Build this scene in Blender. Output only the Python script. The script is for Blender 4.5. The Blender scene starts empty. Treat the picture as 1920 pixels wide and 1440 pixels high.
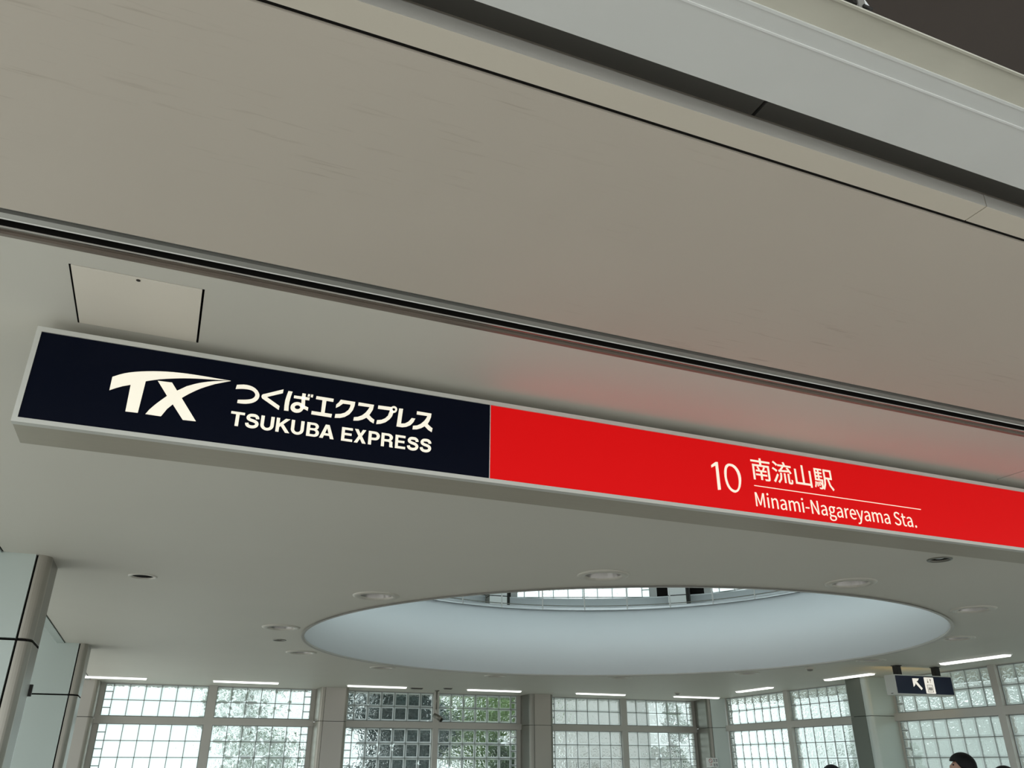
import bpy, bmesh, math, random
from mathutils import Vector, Matrix
S = bpy.context.scene
COL = S.collection
random.seed(7)
PI = math.pi
R = math.radians

# ------------------------------------------------------------------ camera
cam_d = bpy.data.cameras.new('camera')
cam = bpy.data.objects.new('camera', cam_d); COL.objects.link(cam)
cam_d.sensor_fit = 'HORIZONTAL'; cam_d.sensor_width = 36.0
cam_d.lens = 36.0 * 1512.33 / 1920.0
cam_d.clip_start = 0.02; cam_d.clip_end = 400
_p, _r, _y = R(25.145), R(0.0628), R(22.246)
_f = Vector((math.sin(_y)*math.cos(_p), math.cos(_y)*math.cos(_p), math.sin(_p)))
_ri = Vector((math.cos(_y), -math.sin(_y), 0)); _u = _ri.cross(_f)
_r2 = _ri*math.cos(_r) + _u*math.sin(_r); _u2 = -_ri*math.sin(_r) + _u*math.cos(_r)
M = Matrix((_r2, _u2, -_f)).transposed().to_4x4(); M.translation = (0, 0, 1.58)
cam.matrix_world = M
S.camera = cam

# ------------------------------------------------------------------ world, exposure
SKY = 1.0
w = bpy.data.worlds.new('overcast_sky'); S.world = w; w.use_nodes = True
nt = w.node_tree; nt.nodes.clear()
wo = nt.nodes.new('ShaderNodeOutputWorld'); bg = nt.nodes.new('ShaderNodeBackground')
geo = nt.nodes.new('ShaderNodeNewGeometry'); sep = nt.nodes.new('ShaderNodeSeparateXYZ')
mr = nt.nodes.new('ShaderNodeMapRange'); mr.inputs[1].default_value = -0.1; mr.inputs[2].default_value = 0.9
ramp = nt.nodes.new('ShaderNodeValToRGB')
ramp.color_ramp.elements[0].color = (0.86, 0.95, 0.96, 1); ramp.color_ramp.elements[1].color = (0.97, 1.0, 1.04, 1)
tc = nt.nodes.new('ShaderNodeTexCoord')
nt.links.new(tc.outputs['Generated'], sep.inputs[0]); nt.links.new(sep.outputs['Z'], mr.inputs[0])
nt.links.new(mr.outputs[0], ramp.inputs[0]); nt.links.new(ramp.outputs[0], bg.inputs[0])
nt.nodes.remove(geo)
bg.inputs[1].default_value = SKY
nt.links.new(bg.outputs[0], wo.inputs[0])
S.view_settings.view_transform = 'Standard'; S.view_settings.look = 'None'
S.view_settings.gamma = 1.0; S.view_settings.use_curve_mapping = False
S.view_settings.exposure = 0.95
S.cycles.use_denoising = True
S.cycles.max_bounces = 12; S.cycles.diffuse_bounces = 6; S.cycles.glossy_bounces = 4
S.cycles.transmission_bounces = 8; S.cycles.transparent_max_bounces = 12
S.cycles.sample_clamp_indirect = 6.0

# ------------------------------------------------------------------ materials
MATS = {}
def mat(name, col, rough=0.5, metal=0.0, spec=0.5, noise=None, bump=None, emit=None, estr=1.0, aniso=0):
    m = bpy.data.materials.new(name); m.use_nodes = True; t = m.node_tree
    b = t.nodes['Principled BSDF']
    c4 = (*col, 1)
    b.inputs['Base Color'].default_value = c4
    b.inputs['Roughness'].default_value = rough; b.inputs['Metallic'].default_value = metal
    b.inputs['Specular IOR Level'].default_value = spec
    tcn = None
    if noise or bump:
        tcn = t.nodes.new('ShaderNodeTexCoord')
    if noise:
        sc, amt, stretch = noise
        mp = t.nodes.new('ShaderNodeMapping'); mp.inputs['Scale'].default_value = stretch
        n = t.nodes.new('ShaderNodeTexNoise'); n.inputs['Scale'].default_value = sc; n.inputs['Detail'].default_value = 6
        mx = t.nodes.new('ShaderNodeMix'); mx.data_type = 'RGBA'
        mx.inputs[6].default_value = tuple(v*(1-amt) for v in col) + (1,)
        mx.inputs[7].default_value = tuple(min(1, v*(1+amt)) for v in col) + (1,)
        t.links.new(tcn.outputs['Object'], mp.inputs[0]); t.links.new(mp.outputs[0], n.inputs['Vector'])
        t.links.new(n.outputs['Fac'], mx.inputs[0]); t.links.new(mx.outputs[2], b.inputs['Base Color'])
    if bump:
        sc, stn = bump
        n2 = t.nodes.new('ShaderNodeTexNoise'); n2.inputs['Scale'].default_value = sc; n2.inputs['Detail'].default_value = 4
        bp = t.nodes.new('ShaderNodeBump'); bp.inputs['Strength'].default_value = stn; bp.inputs['Distance'].default_value = 0.01
        t.links.new(tcn.outputs['Object'], n2.inputs['Vector']); t.links.new(n2.outputs['Fac'], bp.inputs['Height'])
        t.links.new(bp.outputs[0], b.inputs['Normal'])
    if emit:
        b.inputs['Emission Color'].default_value = (*emit, 1); b.inputs['Emission Strength'].default_value = estr
    MATS[name] = m
    return m
def s2l(*c): return tuple(((v/255+0.055)/1.055)**2.4 if v > 10 else v/255/12.92 for v in c)

m_ceil = mat('ceiling_paint', (0.67, 0.652, 0.585), 0.55, 0, 0.2, noise=(1.6, 0.03, (1, 1, 1)))
m_soff = mat('soffit_paint', (0.60, 0.542, 0.468), 0.5, 0, 0.35, noise=(2.2, 0.05, (1, 1, 1)))
m_strip = mat('strip_paint', (0.68, 0.625, 0.53), 0.5, 0, 0.3, noise=(3, 0.03, (1, 1, 1)))
m_gut = mat('gutter_paint', (0.72, 0.73, 0.71), 0.4, 0, 0.4, noise=(6, 0.06, (1, 1, 1)))
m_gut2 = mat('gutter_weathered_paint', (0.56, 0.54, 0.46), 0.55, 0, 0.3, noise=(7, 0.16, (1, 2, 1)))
m_dark = mat('dark_gap', (0.012, 0.011, 0.01), 0.8, 0, 0.1)
m_lip = mat('lip_grey', (0.47, 0.455, 0.425), 0.6, 0, 0.3)  # lip plate, greyer than the cream strip
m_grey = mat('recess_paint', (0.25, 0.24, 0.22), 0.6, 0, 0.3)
m_canopy = mat('canopy_paint', (0.115, 0.095, 0.085), 0.7, 0, 0.2, noise=(1.5, 0.1, (1, 1, 1)))
m_drum = mat('drum_paint', (0.85, 0.89, 0.92), 0.5, 0, 0.3)
m_alu = mat('aluminium', (0.62, 0.62, 0.59), 0.32, 0.85, 0.5, noise=(8, 0.08, (1, 1, 1)))
m_alud = mat('anodised_aluminium', (0.36, 0.33, 0.30), 0.22, 0.9, 0.5, noise=(5, 0.15, (0.3, 20, 1)))
m_rub = mat('rubber_seal', (0.13, 0.13, 0.12), 0.6, 0, 0.3)
m_frame = mat('sign_frame_metal', (0.62, 0.62, 0.58), 0.45, 0.35, 0.5)
m_signbox = mat('sign_box_metal', (0.42, 0.385, 0.31), 0.4, 0.35, 0.5, noise=(20, 0.08, (0.2, 8, 1)))
m_navy = mat('navy_acrylic', (0.003, 0.0045, 0.012), 0.3, 0, 0.06)
m_red = mat('red_acrylic', (0.52, 0.006, 0.007), 0.4, 0, 0.06, emit=(0.9, 0.0042, 0.0052), estr=0.19)
m_cream = mat('lit_lettering', (0.85, 0.82, 0.74), 0.4, 0, 0.3, emit=(1.0, 0.90, 0.70), estr=0.225)
m_creamr = mat('lit_lettering_on_red', (0.85, 0.80, 0.72), 0.4, 0, 0.3, emit=(1.0, 0.85, 0.64), estr=0.245)
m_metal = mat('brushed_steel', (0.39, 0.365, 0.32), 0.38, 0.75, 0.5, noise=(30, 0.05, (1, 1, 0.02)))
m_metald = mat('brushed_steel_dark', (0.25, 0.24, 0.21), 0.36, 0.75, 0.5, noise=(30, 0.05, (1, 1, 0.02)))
m_jamb = mat('polished_steel', (0.72, 0.74, 0.76), 0.3, 0.7, 0.5)
m_clad = mat('pier_cladding', (0.50, 0.56, 0.53), 0.3, 0.1, 0.5, noise=(2, 0.04, (1, 1, 1)))
m_clad2 = mat('column_cladding', (0.47, 0.44, 0.40), 0.4, 0.35, 0.5, noise=(2, 0.05, (1, 1, 1)))
m_bar = mat('window_bar_paint', (0.55, 0.53, 0.49), 0.45, 0.2, 0.4)
m_grout = mat('grout', (0.30, 0.32, 0.31), 0.8, 0, 0.2)
m_colshade = mat('shaded_column_cladding', (0.15, 0.165, 0.14), 0.35, 0.2, 0.4)  # the dim hall's reflection is put into this column face's colour
m_white = mat('white_metal', (0.85, 0.86, 0.85), 0.45, 0, 0.4)
m_trim = mat('downlight_trim', (0.60, 0.575, 0.51), 0.4, 0.1, 0.5)
m_refl = mat('downlight_reflector', (0.34, 0.325, 0.31), 0.3, 0.9, 0.5)
m_bulb = mat('unlit_lamp', (0.22, 0.205, 0.19), 0.3, 0, 0.5)
m_blk = mat('black_metal', (0.02, 0.018, 0.015), 0.5, 0.2, 0.4)
m_tube = mat('fluorescent_diffuser', (0.9, 0.9, 0.88), 0.4, 0, 0.3, emit=(1.0, 1.0, 0.95), estr=1.0)
m_hatch = mat('hatch_paint', (0.84, 0.785, 0.685), 0.45, 0, 0.35, noise=(4, 0.02, (1, 1, 1)))
m_yel = mat('yellow_lit_panel', (0.8, 0.55, 0.08), 0.4, 0, 0.3, emit=(1.0, 0.62, 0.10), estr=0.8)
m_hnavy = mat('navy_sign_face', (0.010, 0.016, 0.045), 0.3, 0, 0.3)
m_hwhite = mat('white_sign_mark', (0.85, 0.82, 0.76), 0.4, 0, 0.3, emit=(1, 0.93, 0.82), estr=0.3)
m_noticew = mat('notice_plate_white', (0.80, 0.80, 0.78), 0.5)
m_pink = mat('notice_red_print', (0.45, 0.10, 0.11), 0.6)
m_ink = mat('black_print', (0.02, 0.02, 0.02), 0.6)
m_floor = mat('floor_tile', (0.33, 0.315, 0.285), 0.45, 0, 0.4, noise=(1.2, 0.08, (1, 1, 1)))
m_pave = mat('paving', (0.70, 0.69, 0.64), 0.8, 0, 0.2, noise=(1.2, 0.1, (1, 1, 1)))
m_conc = mat('outside_render', (0.60, 0.585, 0.575), 0.9, 0, 0.1, noise=(0.8, 0.03, (1, 1, 1)))
m_backdrop = mat('backdrop_wall_mottle', (0.64, 0.68, 0.66), 0.9, 0, 0.1, noise=(2.2, 0.4, (1, 1, 1)))  # mottled colour of the added wall outside the right windows
m_brown = mat('flange_reflection_brown', (0.25, 0.21, 0.175), 0.4, 0.4, 0.5)  # brown puts the sign's reflection in the aluminium flange into its colour
m_wall = mat('plaster', (0.55, 0.55, 0.53), 0.8, 0, 0.2)
m_skin = mat('skin', (0.50, 0.28, 0.20), 0.5)
m_hair = mat('black_hair', (0.006, 0.005, 0.005), 0.55, 0, 0.25, noise=(40, 0.4, (1, 1, 0.1)))
m_coat = mat('dark_coat', (0.02, 0.022, 0.03), 0.85)
m_shirt = mat('grey_shirt', (0.18, 0.19, 0.21), 0.85)
m_pant = mat('dark_trousers', (0.015, 0.015, 0.02), 0.85)
m_shoe = mat('black_shoes', (0.012, 0.011, 0.01), 0.4)
m_bark = mat('bark', (0.07, 0.05, 0.035), 0.9)
m_leafd = mat('dark_leaves', (0.012, 0.042, 0.038), 0.6, noise=(3, 0.5, (1, 1, 1)))
m_leafm = mat('green_leaves', (0.05, 0.11, 0.035), 0.6, noise=(3, 0.4, (1, 1, 1)))
m_leafl = mat('bright_leaves', (0.22, 0.34, 0.12), 0.6, noise=(3, 0.35, (1, 1, 1)))

def scuffs(m, amt):
    """long faint rub marks in the paint"""
    t = m.node_tree; b = t.nodes['Principled BSDF']; src = b.inputs['Base Color'].links[0].from_socket
    tcn = t.nodes.new('ShaderNodeTexCoord'); mp = t.nodes.new('ShaderNodeMapping')
    mp.inputs['Rotation'].default_value = (0, 0, R(-28)); mp.inputs['Scale'].default_value = (3.0, 40, 1)
    n = t.nodes.new('ShaderNodeTexNoise'); n.inputs['Scale'].default_value = 3.0; n.inputs['Detail'].default_value = 5
    n3 = t.nodes.new('ShaderNodeTexNoise'); n3.inputs['Scale'].default_value = 1.7
    r = t.nodes.new('ShaderNodeMapRange'); r.inputs[1].default_value = 0.60; r.inputs[2].default_value = 0.74
    r.inputs[3].default_value = 0; r.inputs[4].default_value = amt
    r2 = t.nodes.new('ShaderNodeMapRange'); r2.inputs[1].default_value = 0.5; r2.inputs[2].default_value = 0.62
    mu = t.nodes.new('ShaderNodeMath'); mu.operation = 'MULTIPLY'
    mx = t.nodes.new('ShaderNodeMix'); mx.data_type = 'RGBA'; mx.inputs[7].default_value = (0.33, 0.27, 0.21, 1)
    t.links.new(tcn.outputs['Object'], mp.inputs[0]); t.links.new(mp.outputs[0], n.inputs['Vector'])
    t.links.new(tcn.outputs['Object'], n3.inputs['Vector'])
    t.links.new(n.outputs['Fac'], r.inputs[0]); t.links.new(n3.outputs['Fac'], r2.inputs[0])
    t.links.new(r.outputs[0], mu.inputs[0]); t.links.new(r2.outputs[0], mu.inputs[1])
    t.links.new(mu.outputs[0], mx.inputs[0]); t.links.new(src, mx.inputs[6]); t.links.new(mx.outputs[2], b.inputs['Base Color'])
scuffs(m_soff, 0.32)

def glass_block_mats():
    m = bpy.data.materials.new('glass_block_pane'); m.use_nodes = True; t = m.node_tree; t.nodes.clear()
    o = t.nodes.new('ShaderNodeOutputMaterial')
    rf = t.nodes.new('ShaderNodeBsdfRefraction'); rf.inputs['IOR'].default_value = 1.2; rf.inputs['Roughness'].default_value = 0.06
    rf.inputs['Color'].default_value = (0.90, 0.97, 0.95, 1)
    tr = t.nodes.new('ShaderNodeBsdfTranslucent'); tr.inputs['Color'].default_value = (0.84, 0.92, 0.90, 1)
    gl = t.nodes.new('ShaderNodeBsdfGlossy'); gl.inputs['Roughness'].default_value = 0.12
    tcn = t.nodes.new('ShaderNodeTexCoord')
    n = t.nodes.new('ShaderNodeTexNoise'); n.inputs['Scale'].default_value = 24; n.inputs['Detail'].default_value = 1.0; n.inputs['Distortion'].default_value = 1.2
    bp = t.nodes.new('ShaderNodeBump'); bp.inputs['Strength'].default_value = 1.0; bp.inputs['Distance'].default_value = 0.026
    tp = t.nodes.new('ShaderNodeBsdfTransparent'); tp.inputs['Color'].default_value = (0.93, 0.98, 0.965, 1)
    e = t.nodes.new('ShaderNodeMixShader'); e.inputs[0].default_value = 0.22
    a = t.nodes.new('ShaderNodeMixShader'); a.inputs[0].default_value = 0.035
    c = t.nodes.new('ShaderNodeMixShader'); c.inputs[0].default_value = 0.03
    t.links.new(tcn.outputs['Object'], n.inputs['Vector']); t.links.new(n.outputs['Fac'], bp.inputs['Height'])
    t.links.new(bp.outputs[0], rf.inputs['Normal']); t.links.new(bp.outputs[0], gl.inputs['Normal'])
    t.links.new(rf.outputs[0], e.inputs[1]); t.links.new(tp.outputs[0], e.inputs[2]); t.links.new(e.outputs[0], a.inputs[1]); t.links.new(tr.outputs[0], a.inputs[2])
    t.links.new(a.outputs[0], c.inputs[1]); t.links.new(gl.outputs[0], c.inputs[2]); t.links.new(c.outputs[0], o.inputs[0])
    m2 = bpy.data.materials.new('glass_block_rim'); m2.use_nodes = True; t = m2.node_tree; t.nodes.clear()
    o = t.nodes.new('ShaderNodeOutputMaterial')
    tr = t.nodes.new('ShaderNodeBsdfTranslucent'); tr.inputs['Color'].default_value = (0.90, 0.97, 0.96, 1)
    tp = t.nodes.new('ShaderNodeBsdfTransparent'); tp.inputs['Color'].default_value = (0.85, 0.93, 0.91, 1)
    df = t.nodes.new('ShaderNodeBsdfDiffuse'); df.inputs['Color'].default_value = (0.75, 0.82, 0.80, 1)
    a = t.nodes.new('ShaderNodeMixShader'); a.inputs[0].default_value = 0.5
    c = t.nodes.new('ShaderNodeMixShader'); c.inputs[0].default_value = 0.12
    t.links.new(tr.outputs[0], a.inputs[1]); t.links.new(tp.outputs[0], a.inputs[2])
    t.links.new(a.outputs[0], c.inputs[1]); t.links.new(df.outputs[0], c.inputs[2]); t.links.new(c.outputs[0], o.inputs[0])
    m3 = bpy.data.materials.new('glass_block_back'); m3.use_nodes = True; t = m3.node_tree; t.nodes.clear()
    o = t.nodes.new('ShaderNodeOutputMaterial')
    tp = t.nodes.new('ShaderNodeBsdfTransparent'); tp.inputs['Color'].default_value = (0.93, 0.97, 0.96, 1)
    gl = t.nodes.new('ShaderNodeBsdfGlossy'); gl.inputs['Roughness'].default_value = 0.1
    c = t.nodes.new('ShaderNodeMixShader'); c.inputs[0].default_value = 0.04
    t.links.new(tp.outputs[0], c.inputs[1]); t.links.new(gl.outputs[0], c.inputs[2]); t.links.new(c.outputs[0], o.inputs[0])
    return m, m2, m3
m_pane, m_rim, m_back = glass_block_mats()

# ------------------------------------------------------------------ mesh helpers
class MB:
    def __init__(s): s.v = []; s.f = []; s.mi = []; s.mats = []; s.sm = []
    def _m(s, m):
        if m not in s.mats: s.mats.append(m)
        return s.mats.index(m)
    def face(s, pts, m, smooth=False):
        b = len(s.v); s.v += [tuple(p) for p in pts]; s.f.append(tuple(range(b, b+len(pts)))); s.mi.append(s._m(m)); s.sm.append(smooth)
    def mesh(s, vs, fs, m, smooth=False):
        b = len(s.v); s.v += [tuple(p) for p in vs]
        for f in fs: s.f.append(tuple(b+i for i in f)); s.mi.append(s._m(m)); s.sm.append(smooth)
    def box(s, x0, x1, y0, y1, z0, z1, m, X=None):
        vs = [Vector((x, y, z)) for z in (z0, z1) for y in (y0, y1) for x in (x0, x1)]
        if X: vs = [X @ v for v in vs]
        s.mesh(vs, [(0,2,3,1), (4,5,7,6), (0,1,5,4), (2,6,7,3), (1,3,7,5), (0,4,6,2)], m)
    def prism(s, prof, x0, x1, m):          # profile of (y, z) run along x
        n = len(prof)
        vs = [(x, y, z) for x in (x0, x1) for y, z in prof]
        fs = [(i, (i+1) % n, n+(i+1) % n, n+i) for i in range(n)] + [tuple(range(n-1, -1, -1)), tuple(range(n, 2*n))]
        s.mesh(vs, fs, m)
    def column(s, poly, z0, z1, m, smooth=False):           # plan polygon (x, y) run up z
        n = len(poly)
        vs = [(x, y, z) for z in (z0, z1) for x, y in poly]
        s.mesh(vs, [(i, (i+1) % n, n+(i+1) % n, n+i) for i in range(n)], m, smooth)
        s.mesh([(x, y, z0) for x, y in poly], [tuple(range(n-1, -1, -1))], m); s.mesh([(x, y, z1) for x, y in poly], [tuple(range(n))], m)
    def lathe(s, prof, c, m, n=40, a0=0.0, a1=2*PI, smooth=True):     # profile (r, z) about a vertical axis
        full = abs(a1-a0-2*PI) < 1e-6; k = n if full else n+1
        vs = []
        for i in range(k):
            a = a0+(a1-a0)*i/n
            for r, z in prof: vs.append((c[0]+r*math.sin(a), c[1]+r*math.cos(a), c[2]+z))
        q = len(prof); fs = []
        for i in range(n):
            j = (i+1) % k
            for p in range(q-1): fs.append((i*q+p, j*q+p, j*q+p+1, i*q+p+1))
        s.mesh(vs, fs, m, smooth)
    def tube(s, pts, r, m, n=10, caps=True):
        pts = [Vector(p) for p in pts]; rr = r if isinstance(r, (list, tuple)) else [r]*len(pts)
        vs = []; ref = None
        for i, p in enumerate(pts):
            d = (pts[min(i+1, len(pts)-1)]-pts[max(i-1, 0)]).normalized()
            if ref is None: ref = d.orthogonal().normalized()
            ref = (ref - d*ref.dot(d)).normalized(); e = d.cross(ref)
            for k in range(n):
                a = 2*PI*k/n; vs.append(p+(ref*math.cos(a)+e*math.sin(a))*rr[i])
        fs = [(i*n+k, i*n+(k+1) % n, (i+1)*n+(k+1) % n, (i+1)*n+k) for i in range(len(pts)-1) for k in range(n)]
        if caps: fs += [tuple(range(n-1, -1, -1)), tuple((len(pts)-1)*n+k for k in range(n))]
        s.mesh(vs, fs, m, True)
    def build(s, name, parent=None, bevel=0, fix=True, xf=None):
        me = bpy.data.meshes.new(name); me.from_pydata(s.v, [], s.f)
        for m in s.mats: me.materials.append(m)
        me.polygons.foreach_set('material_index', s.mi); me.polygons.foreach_set('use_smooth', s.sm)
        bm = bmesh.new(); bm.from_mesh(me); bmesh.ops.remove_doubles(bm, verts=bm.verts, dist=1e-6)
        if fix: bmesh.ops.recalc_face_normals(bm, faces=bm.faces)
        bm.to_mesh(me); bm.free(); me.update()
        o = bpy.data.objects.new(name, me); COL.objects.link(o)
        if parent:
            o.parent = parent
        if bevel:
            b = o.modifiers.new('bevel', 'BEVEL'); b.width = bevel; b.segments = 2; b.limit_method = 'ANGLE'
        return o
def tag(o, label=None, cat=None, group=None, kind=None):
    if label: o['label'] = label
    if cat: o['category'] = cat
    if group: o['group'] = group
    if kind: o['kind'] = kind
    return o
def empty(name, loc=(0, 0, 0), rz=0.0):
    o = bpy.data.objects.new(name, None); COL.objects.link(o); o.location = loc; o.rotation_euler = (0, 0, rz); o.empty_display_size = 0.1
    return o
def struct(mb, name, label, cat=None, **k):
    o = mb.build(name, **k); tag(o, label, cat or name.split('_')[0], kind='structure'); return o
def struct_root(name, label, cat, loc=(0, 0, 0), rz=0.0):
    o = empty(name, loc, rz); tag(o, label, cat, kind='structure'); return o
def copy_thing(src, loc, label, rz=None):
    c = src.copy(); COL.objects.link(c); c.location = loc; c['label'] = label
    if rz is not None: c.rotation_euler = (0, 0, rz)
    for ch in list(src.children):
        d = ch.copy(); COL.objects.link(d); d.parent = c
        for g in list(ch.children):
            e = g.copy(); COL.objects.link(e); e.parent = d
    return c
def flat_shape(mb, groups, plane, thick, offset, m):
    """outlines (with holes) filled and extruded; plane maps (u, v, depth) to space"""
    for sp in groups:
        cu = bpy.data.curves.new('outline', 'CURVE'); cu.dimensions = '2D'; cu.fill_mode = 'BOTH'
        cu.extrude = thick/2*100; cu.offset = offset*100
        for pts in sp:
            q = cu.splines.new('POLY'); q.points.add(len(pts)-1)
            for k, (u, v) in enumerate(pts): q.points[k].co = (u*100, v*100, 0, 1)
            q.use_cyclic_u = True
        tmp = bpy.data.objects.new('outline', cu); COL.objects.link(tmp)
        dg = bpy.context.evaluated_depsgraph_get(); me = bpy.data.meshes.new_from_object(tmp.evaluated_get(dg))
        mb.mesh([plane(v.co.x/100, v.co.y/100, v.co.z/100) for v in me.vertices], [tuple(p.vertices) for p in me.polygons], m)
        bpy.data.objects.remove(tmp); bpy.data.meshes.remove(me); bpy.data.curves.remove(cu)
def parse(s): return [[tuple(int(a)/1e4 for a in p.split(',')) for p in c.split(' ')] for c in s.split(';')]
def ngon(cx, cy, r, n=32, ph=0.0): return [(cx+r*math.sin(2*PI*i/n+ph), cy+r*math.cos(2*PI*i/n+ph)) for i in range(n)]
def holed_plate(mb, outer, holes, z, m):
    bm = bmesh.new(); es = []
    for loop in [outer]+holes:
        vs = [bm.verts.new((x, y, z)) for x, y in loop]
        es += [bm.edges.new((vs[i], vs[(i+1) % len(vs)])) for i in range(len(vs))]
    bmesh.ops.triangle_fill(bm, use_beauty=True, use_dissolve=False, edges=es)
    bm.verts.ensure_lookup_table(); bm.verts.index_update()
    mb.mesh([v.co.copy() for v in bm.verts], [tuple(v.index for v in f.verts) for f in bm.faces], m); bm.free()

# ------------------------------------------------------------------ dimensions
HC = 2.5                                  # ceiling height
CX, CY, CR = 3.59, 6.43, 2.635            # round opening
BY = 12.05                                # glass line of the back wall
P0 = Vector((8.31, BY, 0)); WT = Vector((-0.063, -1, 0)).normalized(); WN = Vector((-1, 0.063, 0)).normalized()
def wp(t, off, z): return P0 + WT*t + WN*off + Vector((0, 0, z))
XR = Matrix((WT, WN, Vector((0, 0, 1)))).transposed().to_4x4(); XR.translation = P0        # right wall frame: x along, y inward
XB = Matrix(((1, 0, 0, 0), (0, -1, 0, BY), (0, 0, 1, 0), (0, 0, 0, 1)))                       # back wall frame

DL = [(-150, 1), (-120, 1), (-90, 1), (-60, 1), (180, 1), (150, 1), (120, 1), (90, 1), (60, 1), (30, 1), (0, 1), (-30, 1)]
DLP = [(1.127, 4.941), (2.124, 3.885), (3.511, 3.531), (4.884, 3.891), (0.768, 6.459), (1.153, 7.948), (2.17, 8.95),
       (3.62, 9.33), (5.05, 8.95), (6.12, 7.92), (6.458, 6.41), (5.93, 4.94)]
SMALL = [(0.853, 7.181, 0.045), (3.493, 2.905, 0.048), (-0.186, 4.871, 0.06)]
HATCH = [(-0.313, -0.0497, 1.6235, 1.8865), (2.652, 2.915, 1.630, 1.896)]

# ------------------------------------------------------------------ floor and ground
b = MB(); b.box(-1.05, 8.6, 0.55, 12.4, -0.2, 0.0, m_floor); struct(b, 'floor', 'station hall floor of pale grey tiles', 'floor')
b = MB(); b.box(-60, 60, -60, 0.55, -0.25, -0.01, m_pave); b.box(-60, -1.05, 0.55, 60, -0.25, -0.01, m_pave)
b.box(8.6, 60, 0.55, 60, -0.25, -0.01, m_pave); b.box(-1.05, 8.6, 12.4, 60, -0.25, -0.01, m_pave)
struct(b, 'ground', 'paved ground outside around the station hall', 'ground')

# ------------------------------------------------------------------ ceiling with its round opening
b = MB()
holes = [ngon(CX, CY, CR, 128)] + [ngon(x, y, 0.098, 28) for x, y in DLP] + [ngon(x, y, r, 20) for x, y, r in SMALL]
holes += [[(a, c), (d, c), (d, e), (a, e)] for a, d, c, e in HATCH]
holed_plate(b, [(-0.805, 1.567), (9.2, 1.567), (9.2, 12.35), (-0.805, 12.35)], holes, HC, m_ceil)
ceil_o = struct(b, 'ceiling', 'white painted hall ceiling with a large round opening', 'ceiling')
b = MB()                                   # deck above the ceiling void, and the void's outer edges
holed_plate(b, [(-3, 1.2), (9.2, 1.2), (9.2, 12.35), (-3, 12.35)], [ngon(CX, CY, CR+0.02, 96)], 3.2, m_wall)
b.box(-3, 9.2, 12.3, 12.36, 2.48, 3.2, m_wall); b.box(9.15, 9.2, 0.6, 12.36, 2.48, 3.2, m_wall)
struct(b, 'roof_slab', 'concrete deck over the ceiling carrying the upper ring', 'slab')
b = MB()
b.lathe([(CR+0.012, 2.49), (CR-0.012, 2.49), (CR-0.012, 2.515), (CR, 2.515)], (CX, CY, 0), m_bar, 128)
struct(b, 'trim_1', 'thin grey edge ring around the round ceiling opening', 'trim')
b = MB()
b.lathe([(CR+0.02, 2.505), (CR-0.02, 2.505), (CR-0.02, 3.232), (CR+0.02, 3.232)], (CX, CY, 0), m_drum, 128)
struct(b, 'wall_drum', 'pale blue cylindrical parapet wall inside the round opening', 'wall')

# ceiling hatches
for i, (a, d, c, e) in enumerate(HATCH):
    root = empty('access_hatch', ((a+d)/2, (c+e)/2, HC))
    tag(root, ['square cream ceiling hatch above the dark blue end of the sign',
               'square ceiling hatch above the red end of the sign at the photo edge'][i], 'hatch', 'ceiling access hatches')
    hx, hy = (d-a)/2, (e-c)/2
    q = MB(); q.box(-hx+0.004, hx-0.005, -hy+0.0022, hy-0.0022, -0.001, 0.012, m_hatch if i == 0 else m_ceil); q.build('panel', root)
    q = MB(); q.lathe([(0.0045, -0.0022), (0.0045, 0.0)], (0.0, -hy+0.012, 0), m_alud, 14); q.mesh([(0.0045*math.cos(k*PI/7), -hy+0.012+0.0045*math.sin(k*PI/7), -0.0022) for k in range(14)], [tuple(range(14))], m_blk)
    tag(q.build('latch', root), 'dark round latch')
    q = MB(); q.box(-hx-0.006, hx+0.006, -hy-0.006, hy+0.006, 0.10, 0.11, m_dark)
    for s in (-1, 1): q.box(s*(hx+0.003)-0.003, s*(hx+0.003)+0.003, -hy, hy, 0.001, 0.1, m_dark); q.box(-hx, hx, s*(hy+0.003)-0.003, s*(hy+0.003)+0.003, 0.001, 0.1, m_dark)
    q.build('shaft', root)

# ------------------------------------------------------------------ shutter slot between hall ceiling and outer soffit
X0, X1 = -3.0, 9.2
b = MB()
b.prism([(1.467, 2.508), (1.484, 2.508), (1.484, 2.6), (1.467, 2.6)], X0, X1, m_rub)
b.prism([(1.484, 2.501), (1.497, 2.498), (1.4985, 2.496), (1.4995, 2.498), (1.4995, 2.6), (1.484, 2.6)], X0, X1, m_alu)
b.prism([(1.5005, 2.57), (1.531, 2.57), (1.531, 2.6), (1.5005, 2.6)], X0, X1, m_dark)
b.prism([(1.5305, 2.5000), (1.532, 2.4990), (1.534, 2.500), (1.534, 2.5015), (1.5305, 2.5015)], X0, X1, m_bar)
b.prism([(1.5305, 2.5015), (1.534, 2.5015), (1.534, 2.6), (1.5305, 2.6)], X0, X1, m_dark)
b.prism([(1.534, 2.506), (1.5575, 2.506), (1.5575, 2.6), (1.534, 2.6)], X0, X1, m_alud)
b.prism([(1.5575, 2.500), (1.567, 2.500), (1.567, 2.6), (1.5575, 2.6)], X0, X1, m_brown)
struct(b, 'trim_2', 'aluminium shutter track slot running along the ceiling above the sign', 'trim')

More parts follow.
